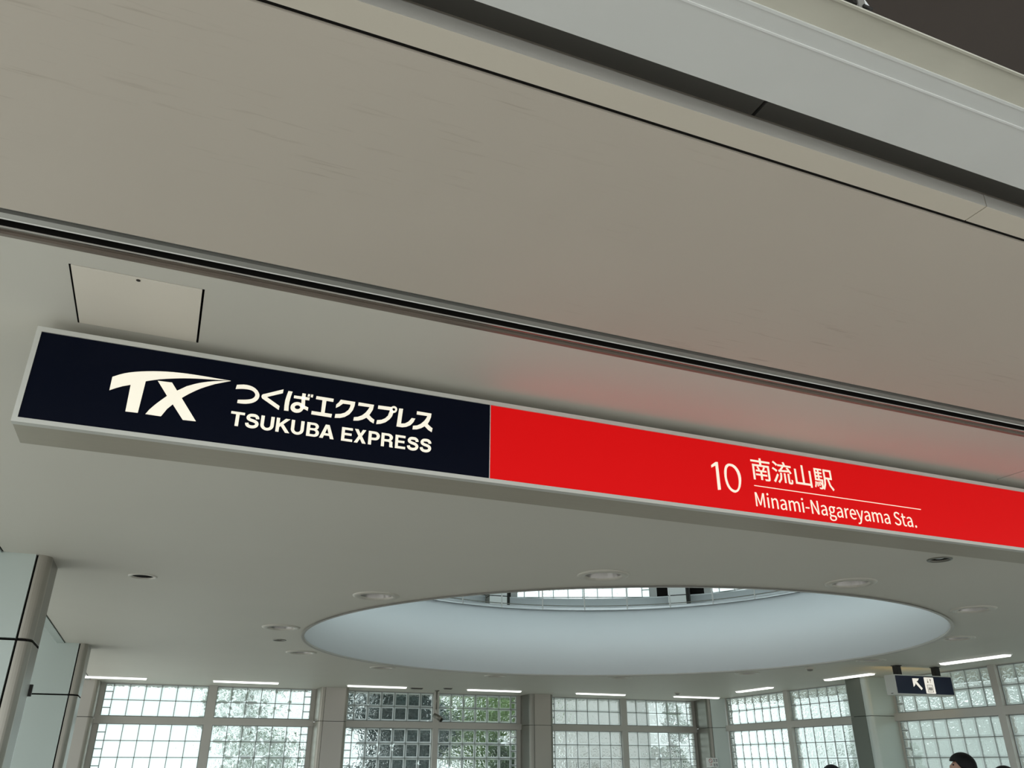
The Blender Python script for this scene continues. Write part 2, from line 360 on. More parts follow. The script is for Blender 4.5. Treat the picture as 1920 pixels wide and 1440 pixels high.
# outer soffit
b = MB(); b.prism([(0.834, 2.5), (1.467, 2.5), (1.467, 2.6), (0.834, 2.6)], X0, X1, m_soff)
soff = struct(b, 'ceiling_outer', 'wide beige soffit panel with faint scuffs between shutter slot and gutter', 'ceiling')
b = MB()
b.prism([(0.779, 2.5), (0.824, 2.5), (0.824, 2.527), (0.779, 2.527)], X0, 1.2530, m_strip)
b.prism([(0.779, 2.5), (0.824, 2.5), (0.824, 2.527), (0.779, 2.527)], 1.2560, X1, m_strip)
for a, c in ((X0, 1.2530), (1.2560, X1)): b.box(a, c, 0.7780, 0.779, 2.5005, 2.527, m_lip)
b.box(1.25, 1.259, 0.782, 0.822, 2.504, 2.525, m_dark)
struct(b, 'trim_3', 'narrow cream edge strip beside the black soffit joint', 'trim')
b = MB()
b.prism([(0.8242, 2.505), (0.8338, 2.505), (0.8338, 2.57), (0.8242, 2.57)], X0, X1, m_dark)
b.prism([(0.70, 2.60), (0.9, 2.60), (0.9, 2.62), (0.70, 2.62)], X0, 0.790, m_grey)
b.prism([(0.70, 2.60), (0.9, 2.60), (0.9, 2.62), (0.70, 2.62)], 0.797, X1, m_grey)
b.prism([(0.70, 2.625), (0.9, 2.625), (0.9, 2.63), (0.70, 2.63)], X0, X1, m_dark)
struct(b, 'trim_4', 'shadowed recess panels above the narrow cream strip', 'trim')

# eaves gutter
b = MB()
b.prism([(0.613, 2.5), (0.719, 2.5), (0.719, 2.62), (0.613, 2.62)], X0, X1, m_gut)
b.prism([(0.6105, 2.4985), (0.6135, 2.4985), (0.6135, 2.6), (0.6105, 2.6)], X0, X1, m_white)
b.prism([(0.584, 2.5), (0.6105, 2.5), (0.6105, 2.53), (0.584, 2.53)], X0, X1, m_gut)
b.prism([(0.580, 2.499), (0.584, 2.4985), (0.584, 2.52), (0.580, 2.52)], X0, X1, m_gut)
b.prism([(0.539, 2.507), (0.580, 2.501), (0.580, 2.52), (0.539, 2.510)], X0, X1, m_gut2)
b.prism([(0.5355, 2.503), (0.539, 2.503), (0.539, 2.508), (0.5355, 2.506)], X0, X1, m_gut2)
struct(b, 'gutter', 'off-white weathered eaves gutter crossing the top right', 'gutter')
b = MB(); b.box(-6, 12, -2.5, 1.6, 4.2, 4.35, m_canopy); struct(b, 'canopy', 'dark brown underside of a high canopy above the gutter', 'canopy')
b = MB(); b.box(-3, 9.2, 1.57, 1.75, 2.6, 4.3, m_wall); b.box(X0, X1, 1.15, 1.6, 2.62, 3.2, m_wall)
struct(b, 'wall_front', 'upper facade wall over the soffit', 'wall')
# bracket pipe behind the gutter edge
root = empty('gutter_bracket', (0.829, 0.60, 2.60)); tag(root, 'pale steel strut with dark clamp rising behind the gutter edge', 'bracket')
q = MB(); q.tube([(0, 0, -0.03), (-0.002, 0, 0.02), (-0.012, 0.006, 0.06), (-0.03, 0.02, 0.12)], 0.0055, m_white, 12); q.build('strut', root)
q = MB(); q.box(-0.026, -0.012, -0.008, 0.01, -0.01, 0.05, m_grey); q.box(-0.034, -0.026, -0.006, 0.012, 0.012, 0.06, m_blk); q.tube([(-0.02, -0.01, 0.006), (-0.004, -0.01, 0.006)], 0.003, m_blk, 8); q.build('clamp', root)

# left opening: ceiling edge trim, higher recess beyond
b = MB(); b.box(-0.872, -0.812, 1.6, 11.68, 2.494, 2.56, m_clad); b.box(-0.812, -0.804, 1.6, 11.68, 2.503, 2.56, m_dark); b.box(-0.9, -0.86, 1.6, 12, 2.53, 2.9, m_wall)
struct(b, 'trim_5', 'pale metal edge where the ceiling ends at the left side opening', 'trim')
b = MB(); b.box(-3, -0.88, 1.6, 12.3, 2.9, 3.0, m_wall); struct(b, 'ceiling_side', 'higher soffit outside the left opening', 'ceiling')

# ------------------------------------------------------------------ piers on the left
def rounded(x0, x1, y0, y1, r, n=8):       # plan: rectangle whose (x1, y0) corner is rounded
    return [(x0, y0)]+[(x1-r+r*math.sin(a), y0+r-r*math.cos(a)) for a in [PI/2*k/n for k in range(n+1)]]+[(x1, y1), (x0, y1)]
def pier(label, x0, xj, xr, y0, y1, zj, jamb):
    root = struct_root('pier', label, 'pier')
    r = xr-xj
    for za, zb in ((0, zj-0.006), (zj+0.006, 2.9)):
        q = MB(); q.box(x0, xj-0.010, y0, y1, za, zb, m_clad); q.build('cladding', root)
        q = MB(); q.column(rounded(xj, xr, y0, y0+r+0.02, r), za, zb, m_metal, False); 
        q.box(xj, xr-0.001, y0+r+0.019, y1, za, zb, m_metald); o = q.build('corner_trim', root, bevel=0.001)
        tag(o, 'rounded steel corner')
    q = MB(); q.box(x0+0.01, xr-0.028, y0+0.03, y1-0.01, 0, 2.9, m_dark); q.build('joint', root)
    if jamb:
        q = MB(); q.box(xr-0.03, xr-0.004, y1+0.002, y1+0.03, 0, 1.98, m_jamb); q.box(xr-0.03, xr-0.006, y1+0.03, y1+0.04, 0, 2.3, m_dark); tag(q.build('door_jamb', root), 'polished steel jamb strip')
    return root
p1 = pier('nearest left pier with pale cladding and rounded steel corner', -1.6, -0.655, -0.598, 4.515, 4.83, 2.101, True)
q = MB(); q.box(-0.612, -0.588, 4.86, 4.885, 1.875, 1.93, m_blk); q.build('latch', p1)
pier('second left pier of pale cladding, behind the nearest one', -1.6, -0.690, -0.628, 8.045, 8.42, 2.088, True)

# ------------------------------------------------------------------ columns of the back and right walls
def wall_column(label, X, u0, u1, d, m_c, m_s, joint=2.077, plate=(0.065, 0.05), mirror=False):
    """cladded column standing d proud of the glass line; X maps (along, inward, z)"""
    root = struct_root('column', label, 'column')
    root.matrix_world = X
    r = 0.06
    for za, zb in ((0, joint-0.003), (joint+0.003, HC)):
        q = MB(); q.box(u0+plate[0]+0.004, u1-plate[1]-0.004, 0.02, d, za, zb, m_c); q.build('face_panel', root)
        q = MB()
        for s, ue, pw in ((-1, u0, plate[0]), (1, u1, plate[1])):
            poly = [(ue-s*pw, d-0.0005)]+[(ue-s*r+s*r*math.sin(a), d-r+r*math.cos(a)) for a in [PI/2*k/6 for k in range(7)]]+[(ue, 0), (ue-s*pw, 0)]
            q.column(poly, za, zb, m_s)
        q.build('corner_trim', root)
    q = MB(); q.box(u0+0.03, u1-0.03, 0.0, d-0.03, 0, HC, m_dark); q.build('joint', root)
    return root
wall_column('grey column between the left and middle glass block windows', XB, 2.005, 2.396, 0.366, m_clad2, m_metal)
wall_column('grey column between the middle window and the pale right window', XB, 5.074, 5.456, 0.366, m_clad2, m_metald)
wall_column('grey corner column left of the leftmost glass block window', XB, -1.09, -0.70, 0.366, m_clad2, m_metal)
wall_column('grey column on the right wall under the hanging sign', XR, 3.968, 4.32, 0.37, m_colshade, m_clad, plate=(0.01, 0.08))
root = struct_root('column', 'corner column with pale side where the back and right walls meet', 'column')
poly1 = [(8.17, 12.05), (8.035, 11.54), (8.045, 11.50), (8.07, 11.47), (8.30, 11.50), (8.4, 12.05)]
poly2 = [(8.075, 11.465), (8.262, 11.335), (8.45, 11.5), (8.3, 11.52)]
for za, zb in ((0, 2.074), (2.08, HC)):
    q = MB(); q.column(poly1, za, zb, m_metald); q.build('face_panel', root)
    q = MB(); q.column(poly2, za, zb, m_clad); q.build('side_panel', root)  # dark face and pale side put the fall of daylight into their materials
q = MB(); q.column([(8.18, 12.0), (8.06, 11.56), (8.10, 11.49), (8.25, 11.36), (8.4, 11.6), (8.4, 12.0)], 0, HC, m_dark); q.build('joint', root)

# ------------------------------------------------------------------ glass block windows
def block_panel(cols, rows, name, root, dep=0.085, curve=None):
    """cols: boundaries along u (a narrow first or last column is half size), rows: boundaries along z, top first"""
    g = MB(); jt = 0.0042; rim = 0.018
    P = curve or (lambda u, n, z: (u, n, z))
    U = [c for c in cols]; full = max(b-a for a, b in zip(U, U[1:]))
    def rect(u0, u1, z0, z1):
        u0 += jt; u1 -= jt; z0 += jt; z1 -= jt; k = rim*min(1, (u1-u0)/0.15); n0, n1 = 0.0, 0.007
        o = [(u0, n0, z0), (u1, n0, z0), (u1, n0, z1), (u0, n0, z1)]
        i = [(u0+k, n1, z0+k), (u1-k, n1, z0+k), (u1-k, n1, z1-k), (u0+k, n1, z1-k)]
        for j in range(4): g.face([P(*o[j]), P(*o[(j+1) % 4]), P(*i[(j+1) % 4]), P(*i[j])], m_rim)
        g.face([P(*p) for p in (i if curve else i[::-1])], m_pane)
        g.face([P(u0, -dep, z0), P(u0, -dep, z1), P(u1, -dep, z1), P(u1, -dep, z0)], m_back)
    for c, d in zip(U, U[1:]):
        half = (d-c) < 0.75*full
        for zt, zb in zip(rows, rows[1:]):
            if half and zt-zb > 0.15:
                zm = (zt+zb)/2; rect(c, d, zm, zt); rect(c, d, zb, zm); bar = [zm]
            else: rect(c, d, zb, zt); bar = []
            for z in bar: gbox(g, P, c, d, -0.020, -0.003, z-jt, z+jt)
    for u in U: gbox(g, P, u-jt, u+jt, -0.020, -0.003, rows[-1], rows[0])
    for z in rows: gbox(g, P, U[0], U[-1], -0.020, -0.003, z-jt, z+jt)
    o = g.build(name, root, fix=False); return o
def gbox(g, P, u0, u1, n0, n1, z0, z1):
    vs = [P(u, n, z) for z in (z0, z1) for n in (n0, n1) for u in (u0, u1)]
    g.mesh(vs, [(0, 2, 3, 1), (4, 5, 7, 6), (0, 1, 5, 4), (2, 6, 7, 3), (1, 3, 7, 5), (0, 4, 6, 2)], m_grout)
UP = [2.488, 2.299, 2.111]
LO = [2.016-0.1905*k for k in range(10)]
def block_window(name, label, X, panes, u0, u1, muls):
    root = struct_root(name, label, 'window'); root.matrix_world = X
    for cols in panes:
        block_panel(cols, UP, 'upper_glass_blocks', root); block_panel(cols, LO, 'lower_glass_blocks', root)
    q = MB(); q.box(u0, u1, -0.08, 0.035, 2.0225, 2.1045, m_bar); q.box(u0, u1, -0.08, 0.03, LO[-1]-0.1, LO[-1]-0.006, m_bar); q.box(u0, u1, -0.08, 0.01, 2.4945, 2.51, m_bar)
    q.build('transom', root)
    for a, c in muls:
        q = MB(); q.box(a, c, -0.08, 0.04, LO[-1]-0.1, 2.0225, m_bar); q.box(a, c, -0.08, 0.04, 2.1045, 2.5, m_bar); q.build('mullion', root)
    q = MB()
    for e, f in ((u0, min(p[0] for p in panes)), (max(p[-1] for p in panes), u1)):
        if f-e > 0.008: q.box(e, f-0.004 if e == u0 else f, -0.08, 0.0, LO[-1], 2.5, m_bar)
    if q.v: q.build('frame', root)
    q = MB(); q.box(u0, u1, -0.14, -0.02, 0, LO[-1]-0.1, m_wall); q.build('sill_wall', root)
    return root
def cols_from(a, n, mod, half_first=False, half_last=False):
    c = [a]
    if half_first: c.append(c[-1]+mod/2)
    for k in range(n): c.append(c[-1]+mod)
    if half_last: c.append(c[-1]+mod/2)
    return c
block_window('window_1', 'leftmost glass block window, glaring white in its left half', XB,
             [cols_from(-0.638, 6, 0.1897, True), cols_from(0.712, 6, 0.1905, False, True)], -0.70, 2.005, [(0.60, 0.707)])
block_window('window_2', 'middle glass block window with dark and bright green foliage behind', XB,
             [cols_from(2.455, 6, 0.1905, True), cols_from(3.785, 6, 0.188, False, True)], 2.396, 5.074, [(3.697, 3.778)])
block_window('window_3', 'back wall glass block window nearest the corner, pale grey', XB,
             [cols_from(5.54, 6, 0.1900, True), cols_from(6.884, 6, 0.1895, False, True)], 5.456, 8.17, [(6.779, 6.879)])
block_window('window_4', 'right wall glass block window beside the corner column', XR,
             [cols_from(0.765, 7, 0.2, True), cols_from(2.375, 6, 0.195, False, True)], 0.72, 3.968, [(2.268, 2.37)])
block_window('window_5', 'right wall glass block window behind the hanging elevator sign', XR,
             [cols_from(4.36, 7, 0.193, True), cols_from(5.853, 7, 0.193, False, True)], 4.32, 7.35, [(5.762, 5.846)])
b = MB(); b.box(7.35, 10.7, -0.15, 0.25, 0, 2.5, m_clad, XR); struct(b, 'wall_right', 'clad wall closing the right side near the entrance', 'wall')

# ------------------------------------------------------------------ upper ring: parapet, clerestory, columns, roof
UR = 3.7
def ring(u, n, z, r=UR): a = R(u)/1.0; rr = r-n; return (CX+rr*math.sin(a), CY+rr*math.cos(a), z)
b = MB(); b.lathe([(UR, 3.2), (UR, 3.545), (UR-0.02, 3.55), (UR-0.02, 3.568), (UR+0.12, 3.568), (UR+0.12, 3.2)], (CX, CY, 0), m_drum, 144)
struct(b, 'wall_parapet', 'pale blue grey parapet band under the upper glass blocks', 'wall')
b = MB(); b.lathe([(CR, 3.205), (UR+0.1, 3.205)], (CX, CY, 0), m_wall, 96); struct(b, 'floor_upper', 'ring walkway of the upper level', 'floor')
b = MB(); b.lathe([(1.0, 5.75), (UR+0.5, 5.75), (UR+0.5, 5.95), (1.0, 5.95), (1.0, 5.75)], (CX, CY, 0), m_drum, 96, smooth=False); struct(b, 'roof', 'flat roof over the upper glass block ring', 'roof')
b = MB(); b.lathe([(0.0001, 5.92), (1.1, 5.92), (1.1, 5.93), (0.0001, 5.93)], (CX, CY, 0), m_back, 64); struct(b, 'window_15', 'unseen skylight added over the opening to brighten the drum', 'window')  # unseen skylight, added to let more daylight onto the drum
names = ['left', 'right']
for k in range(9):
    a0 = 9.5+40.1*k if k < 8 else 9.5+40.1*8
    mod = (37.0-9.5)/9.0*1.0
    root = struct_root('window_%d' % (6+k), 'curved upper glass block window, number %s bay clockwise from the back' % ['first', 'second', 'third', 'fourth', 'fifth', 'sixth', 'seventh', 'eighth', 'ninth'][k], 'window')
    md = 27.5/9.0
    cols = [a0, a0+md/2]+[a0+md/2+md*(i+1) for i in range(8)]+[a0+27.5]
    rows = [4.7-0.195*i for i in range(6)]+[3.665, 3.57]
    rows = [3.57+0.195*i for i in range(11)][::-1]
    rad = PI/180*UR
    P = lambda u, n, z: ring(u/rad, n, z)
    block_panel([c*rad for c in cols], rows, 'glass_blocks', root, 0.085, P)
    q = MB()
    for e, f in ((a0-1.45, a0-0.05), (a0+27.55, a0+28.95)): q.lathe([(UR-0.02, 3.55), (UR-0.02, 5.75), (UR+0.1, 5.75), (UR+0.1, 3.55), (UR-0.02, 3.55)], (CX, CY, 0), m_white, 3, R(e), R(f))
    q.lathe([(UR-0.02, 5.525), (UR-0.02, 5.75), (UR+0.1, 5.75), (UR+0.1, 5.525), (UR-0.02, 5.525)], (CX, CY, 0), m_white, 24, R(a0-1.4), R(a0+28.9)); q.build('frame', root)
    q = MB(); q.lathe([(UR+0.06, 3.55), (UR+0.06, 5.75)], (CX, CY, 0), m_dark, 6, R(a0+28.9), R(a0+38.7)); tag(q.build('louvre_panel', root), 'black opening behind the column')
    ac = 43.32+40.1*k
    root = struct_root('column', 'white upper ring column, %s clockwise from the back' % ['second', 'third', 'fourth', 'fifth', 'sixth', 'seventh', 'eighth', 'ninth', 'first'][k], 'column', (CX, CY, 0), -R(ac))
    for za, zb in ((3.2, 3.515), (3.527, 5.75)):
        q = MB(); q.box(-0.114, 0.114, 3.40, 3.42, za, zb, m_white); q.box(-0.114, 0.135, 3.42, 3.62, za, zb, m_metald); q.build('shaft', root)
    q = MB(); q.box(-0.11, 0.13, 3.405, 3.6, 3.2, 5.75, m_blk); q.box(0.114, 0.155, 3.41, 3.5, 3.2, 5.75, m_blk); q.build('joint', root)

# railing on the drum's rim
root = empty('railing', (CX, CY, 3.232)); tag(root, 'thin steel railing on the rim of the round opening', 'railing')
q = MB(); q.lathe([(CR-0.045, 0), (CR-0.045, 0.03), (CR-0.03, 0.036), (CR+0.03, 0.036), (CR+0.045, 0.03), (CR+0.045, 0)], (0, 0, 0), m_jamb, 144); q.build('base_curb', root)
for k in range(32):
    a = R(-0.55+11.25*k)
    q = MB(); x, y = (CR-0.04)*math.sin(a), (CR-0.04)*math.cos(a); q.tube([(x, y, 0.0), (x, y, 0.66)], 0.0085, m_white, 8); q.build('post', root)
for z, r in ((0.052, 0.005), (0.262, 0.004), (0.46, 0.004), (0.66, 0.012)):
    q = MB(); q.lathe([(CR-0.03+r*math.cos(t), z+r*math.sin(t)) for t in [2*PI*i/6 for i in range(7)]], (0, 0, 0), m_metald, 128); q.build('rail', root)

# ------------------------------------------------------------------ the big station sign
SY = 1.875
GL = {
 'kanji': '15744,23970 15772,23923 15792,23878 15842,23895 15821,23939 15791,23985;15857,24260 15857,24184 15538,24184 15538,24130 15857,24130 15857,24049 15581,24049 15581,23559 15642,23559 15642,23996 16140,23996 16140,23625 16136,23613 16121,23608 16078,23608 16008,23609 16020,23584 16029,23558 16112,23559 16166,23567 16193,23586 16201,23625 16201,24049 15923,24049 15923,24130 16243,24130 16243,24184 15923,24184 15923,24260;15988,23986 15963,23932 15933,23877 15703,23877 15703,23830 15859,23830 15859,23753 15686,23753 15686,23705 15859,23705 15859,23573 15917,23573 15917,23705 16097,23705 16097,23753 15917,23753 15917,23830 16082,23830 16082,23877 15985,23877 16012,23922 16040,23971;16752,23895 16752,23591 16806,23591 16806,23895;16610,23895 16610,23817 16593,23705 16502,23598 16525,23580 16544,23560 16645,23684 16665,23815 16665,23895;16894,23895 16894,23653 16898,23605 16910,23584 16930,23574 16954,23571 16994,23571 17015,23573 17032,23579 17046,23591 17054,23609 17059,23646 17062,23697 17039,23706 17019,23718 17018,23671 17016,23641 17013,23627 17008,23621 16990,23618 16968,23618 16955,23621 16951,23630 16950,23647 16950,23895;16358,24210 16433,24161 16494,24111 16530,24156 16469,24205 16393,24250;16322,24000 16403,23959 16468,23915 16502,23962 16435,24004 16354,24042;16342,23607 16393,23568 16467,23688 16538,23815 16495,23853 16417,23719;16738,24247 16756,24204 16773,24161 16545,24161 16545,24109 16702,24109 16648,24044 16608,24000 16581,23985 16554,23978 16563,23951 16570,23924 16650,23935 16960,23956 16982,23927 16999,23901 17048,23931 16985,24012 16906,24097 16862,24072 16892,24038 16922,24003 16671,23989 16721,24048 16770,24109 17046,24109 17046,24161 16834,24161 16816,24210 16792,24260;17177,24101 17177,23618 17744,23618 17744,23561 17805,23561 17805,24102 17744,24102 17744,23676 17521,23676 17521,24252 17459,24252 17459,23676 17239,23676 17239,24101;18072,23784 18092,23720 18103,23660 18136,23668 18123,23727 18102,23790;18012,23776 18022,23703 18024,23635 18056,23640 18054,23707 18044,23780;17956,23792 17944,23694 17914,23617 17948,23598 17980,23681 17992,23785;18320,24229 18320,23939 18307,23758 18237,23586 18263,23573 18286,23557 18358,23730 18376,23916 18449,23916 18509,23700 18626,23555 18645,23580 18667,23602 18559,23727 18503,23916 18632,23916 18632,24229;18376,24176 18577,24176 18577,23969 18376,23969;18090,24067 18090,23998 18012,23998 18012,24067;17960,24229 17960,23835 18211,23835 18207,23770 18203,23717 18183,23761 18157,23807 18129,23797 18156,23745 18175,23697 18201,23708 18191,23641 18180,23611 18170,23604 18156,23602 18131,23603 18092,23606 18101,23582 18106,23559 18148,23558 18180,23559 18204,23564 18224,23579 18247,23657 18263,23859 18264,23882 18140,23882 18140,23953 18241,23953 18241,23998 18140,23998 18140,24067 18241,24067 18241,24113 18140,24113 18140,24181 18257,24181 18257,24229;18090,24113 18012,24113 18012,24181 18090,24181;18090,23953 18090,23882 18012,23882 18012,23953',
 'name': '15537,22712 15582,22712 15582,22952 15581,22993 15579,23038 15576,23079 15578,23079 15610,22981 15686,22756 15720,22756 15796,22981 15828,23079 15830,23079 15827,23038 15825,22993 15824,22952 15824,22712 15871,22712 15871,23145 15810,23145 15733,22913 15724,22884 15715,22853 15706,22823 15703,22823 15694,22853 15684,22884 15674,22913 15598,23145 15537,23145;15976,22712 16027,22712 16027,23033 15976,23033;16002,23099 16019,23103 16031,23116 16035,23135 16031,23153 16019,23165 16002,23170 15984,23165 15973,23153 15969,23135 15973,23116 15984,23103;16127,22712 16177,22712 16177,22945 16205,22972 16230,22988 16258,22994 16290,22985 16309,22957 16315,22908 16315,22712 16364,22712 16364,22915 16355,22984 16325,23027 16274,23041 16236,23034 16203,23014 16174,22986 16173,22986 16168,23033 16127,23033;16529,22704 16565,22711 16598,22727 16628,22750 16629,22750 16634,22712 16675,22712 16675,22909 16664,22979 16631,23025 16572,23041 16526,23034 16487,23018 16455,22999 16474,22962 16500,22978 16530,22991 16564,22996 16601,22984 16620,22955 16625,22915 16521,22893 16462,22854 16443,22795 16454,22746 16485,22715;16543,22748 16517,22753 16498,22769 16491,22799 16503,22835 16546,22862 16625,22879 16625,22790 16597,22767 16571,22753;16769,22712 16819,22712 16819,22945 16845,22972 16870,22988 16894,22994 16925,22985 16943,22957 16949,22908 16949,22712 16999,22712 16999,22945 17025,22972 17050,22988 17074,22994 17105,22985 17123,22957 17129,22908 17129,22712 17179,22712 17179,22915 17169,22984 17139,23027 17089,23041 17054,23033 17022,23012 16990,22980 16974,23012 16947,23034 16908,23041 16874,23034 16844,23014 16816,22986 16815,22986 16810,23033 16769,23033;17276,22712 17326,22712 17326,23033 17276,23033;17301,23099 17318,23103 17330,23116 17334,23135 17330,23153 17318,23165 17301,23170 17283,23165 17272,23153 17268,23135 17272,23116 17283,23103;17401,22857 17541,22857 17541,22898 17401,22898;17621,22712 17669,22712 17669,22939 17667,22985 17665,23030 17662,23075 17665,23075 17708,22986 17854,22712 17906,22712 17906,23145 17858,23145 17858,22920 17859,22874 17862,22828 17865,22783 17862,22783 17819,22872 17672,23145 17621,23145;18080,22704 18116,22711 18148,22727 18179,22750 18180,22750 18185,22712 18226,22712 18226,22909 18215,22979 18182,23025 18123,23041 18077,23034 18038,23018 18006,22999 18025,22962 18051,22978 18081,22991 18115,22996 18152,22984 18171,22955 18176,22915 18072,22893 18013,22854 17994,22795 18005,22746 18035,22715;18094,22748 18068,22753 18049,22769 18042,22799 18054,22835 18097,22862 18176,22879 18176,22790 18148,22767 18122,22753;18420,22564 18500,22580 18552,22620 18570,22675 18559,22719 18524,22744 18467,22752 18408,22752 18377,22756 18361,22768 18356,22786 18359,22802 18366,22814 18376,22825 18390,22819 18405,22815 18419,22814 18475,22827 18514,22866 18528,22925 18525,22951 18517,22974 18504,22991 18565,22991 18565,23033 18461,23033 18450,23037 18435,23040 18419,23041 18364,23027 18324,22987 18308,22926 18314,22891 18328,22861 18347,22840 18347,22838 18332,22823 18319,22803 18314,22778 18318,22755 18327,22738 18341,22726 18341,22723 18317,22702 18302,22677 18297,22650 18313,22603 18356,22574;18419,22850 18388,22860 18365,22886 18356,22926 18365,22967 18388,22993 18419,23001 18452,22993 18474,22967 18483,22926 18474,22886 18451,22860;18427,22602 18381,22608 18351,22628 18341,22658 18344,22676 18354,22695 18371,22712 18384,22709 18398,22708 18409,22707 18461,22707 18494,22703 18514,22690 18521,22667 18509,22635 18477,22611;18697,22704 18732,22711 18765,22727 18795,22750 18797,22750 18801,22712 18842,22712 18842,22909 18832,22979 18798,23025 18739,23041 18694,23034 18654,23018 18623,22999 18642,22962 18668,22978 18698,22991 18731,22996 18769,22984 18787,22955 18793,22915 18689,22893 18629,22854 18610,22795 18622,22746 18652,22715;18711,22748 18684,22753 18666,22769 18658,22799 18671,22835 18713,22862 18793,22879 18793,22790 18765,22767 18738,22753;18936,22712 18987,22712 18987,22918 19009,22962 19035,22985 19061,22993 19072,22992 19081,22990 19090,22987 19100,23034 19090,23038 19080,23040 19068,23041 19036,23033 19007,23010 18984,22974 18982,22974 18978,23033 18936,23033;19269,22704 19306,22709 19339,22720 19367,22737 19349,22773 19326,22759 19302,22750 19275,22747 19225,22761 19191,22800 19176,22860 19376,22860 19379,22890 19365,22970 19324,23022 19260,23041 19195,23020 19146,22962 19127,22872 19146,22782 19197,22724;19176,22898 19191,22952 19221,22986 19261,22998 19301,22986 19326,22953 19335,22898;19457,22574 19507,22589 19543,22628 19568,22685 19680,23033 19631,23033 19577,22855 19553,22764 19550,22764 19540,22795 19530,22825 19521,22855 19461,23033 19409,23033 19528,22711 19521,22687 19506,22652 19484,22627 19455,22618 19446,22619 19439,22621 19432,22623 19422,22580 19432,22577 19444,22575;19805,22704 19841,22711 19874,22727 19904,22750 19906,22750 19910,22712 19951,22712 19951,22909 19941,22979 19907,23025 19848,23041 19803,23034 19763,23018 19732,22999 19751,22962 19777,22978 19807,22991 19840,22996 19877,22984 19896,22955 19901,22915 19798,22893 19738,22854 19719,22795 19730,22746 19761,22715;19820,22748 19793,22753 19774,22769 19767,22799 19780,22835 19822,22862 19901,22879 19901,22790 19874,22767 19847,22753;20045,22712 20096,22712 20096,22945 20122,22972 20147,22988 20170,22994 20201,22985 20219,22957 20225,22908 20225,22712 20275,22712 20275,22945 20302,22972 20327,22988 20350,22994 20381,22985 20399,22957 20405,22908 20405,22712 20455,22712 20455,22915 20445,22984 20416,23027 20365,23041 20330,23033 20298,23012 20267,22980 20250,23012 20224,23034 20185,23041 20151,23034 20120,23014 20092,22986 20091,22986 20086,23033 20045,23033;20620,22704 20656,22711 20689,22727 20719,22750 20720,22750 20725,22712 20766,22712 20766,22909 20755,22979 20722,23025 20663,23041 20617,23034 20578,23018 20546,22999 20566,22962 20592,22978 20622,22991 20655,22996 20692,22984 20711,22955 20716,22915 20613,22893 20553,22854 20534,22795 20545,22746 20576,22715;20635,22748 20608,22753 20589,22769 20582,22799 20595,22835 20637,22862 20716,22879 20716,22790 20688,22767 20662,22753;21099,22704 21171,22721 21218,22765 21235,22827 21224,22881 21194,22918 21152,22943 21095,22970 21064,22985 21039,23008 21029,23042 21038,23076 21064,23097 21104,23105 21138,23100 21169,23086 21195,23065 21221,23100 21189,23127 21149,23146 21104,23153 21038,23138 20994,23097 20977,23038 20990,22985 21021,22949 21059,22927 21116,22900 21151,22882 21174,22858 21183,22822 21173,22786 21145,22761 21099,22752 21058,22759 21021,22778 20989,22806 20959,22768 20998,22734 21045,22712;21402,22704 21421,22706 21439,22710 21457,22716 21447,22757 21436,22752 21425,22749 21413,22748 21386,22755 21372,22776 21367,22809 21367,22989 21448,22989 21448,23033 21367,23033 21367,23123 21326,23123 21320,23033 21273,23030 21273,22989 21318,22989 21318,22811 21325,22755 21352,22718;21583,22704 21619,22711 21652,22727 21682,22750 21684,22750 21688,22712 21729,22712 21729,22909 21719,22979 21685,23025 21626,23041 21580,23034 21541,23018 21510,22999 21529,22962 21555,22978 21585,22991 21618,22996 21655,22984 21674,22955 21679,22915 21576,22893 21516,22854 21497,22795 21508,22746 21539,22715;21598,22748 21571,22753 21552,22769 21545,22799 21558,22835 21600,22862 21679,22879 21679,22790 21652,22767 21625,22753;21849,22704 21867,22710 21880,22724 21885,22745 21880,22767 21867,22781 21849,22786 21831,22781 21818,22767 21813,22745 21818,22724 21831,22710',
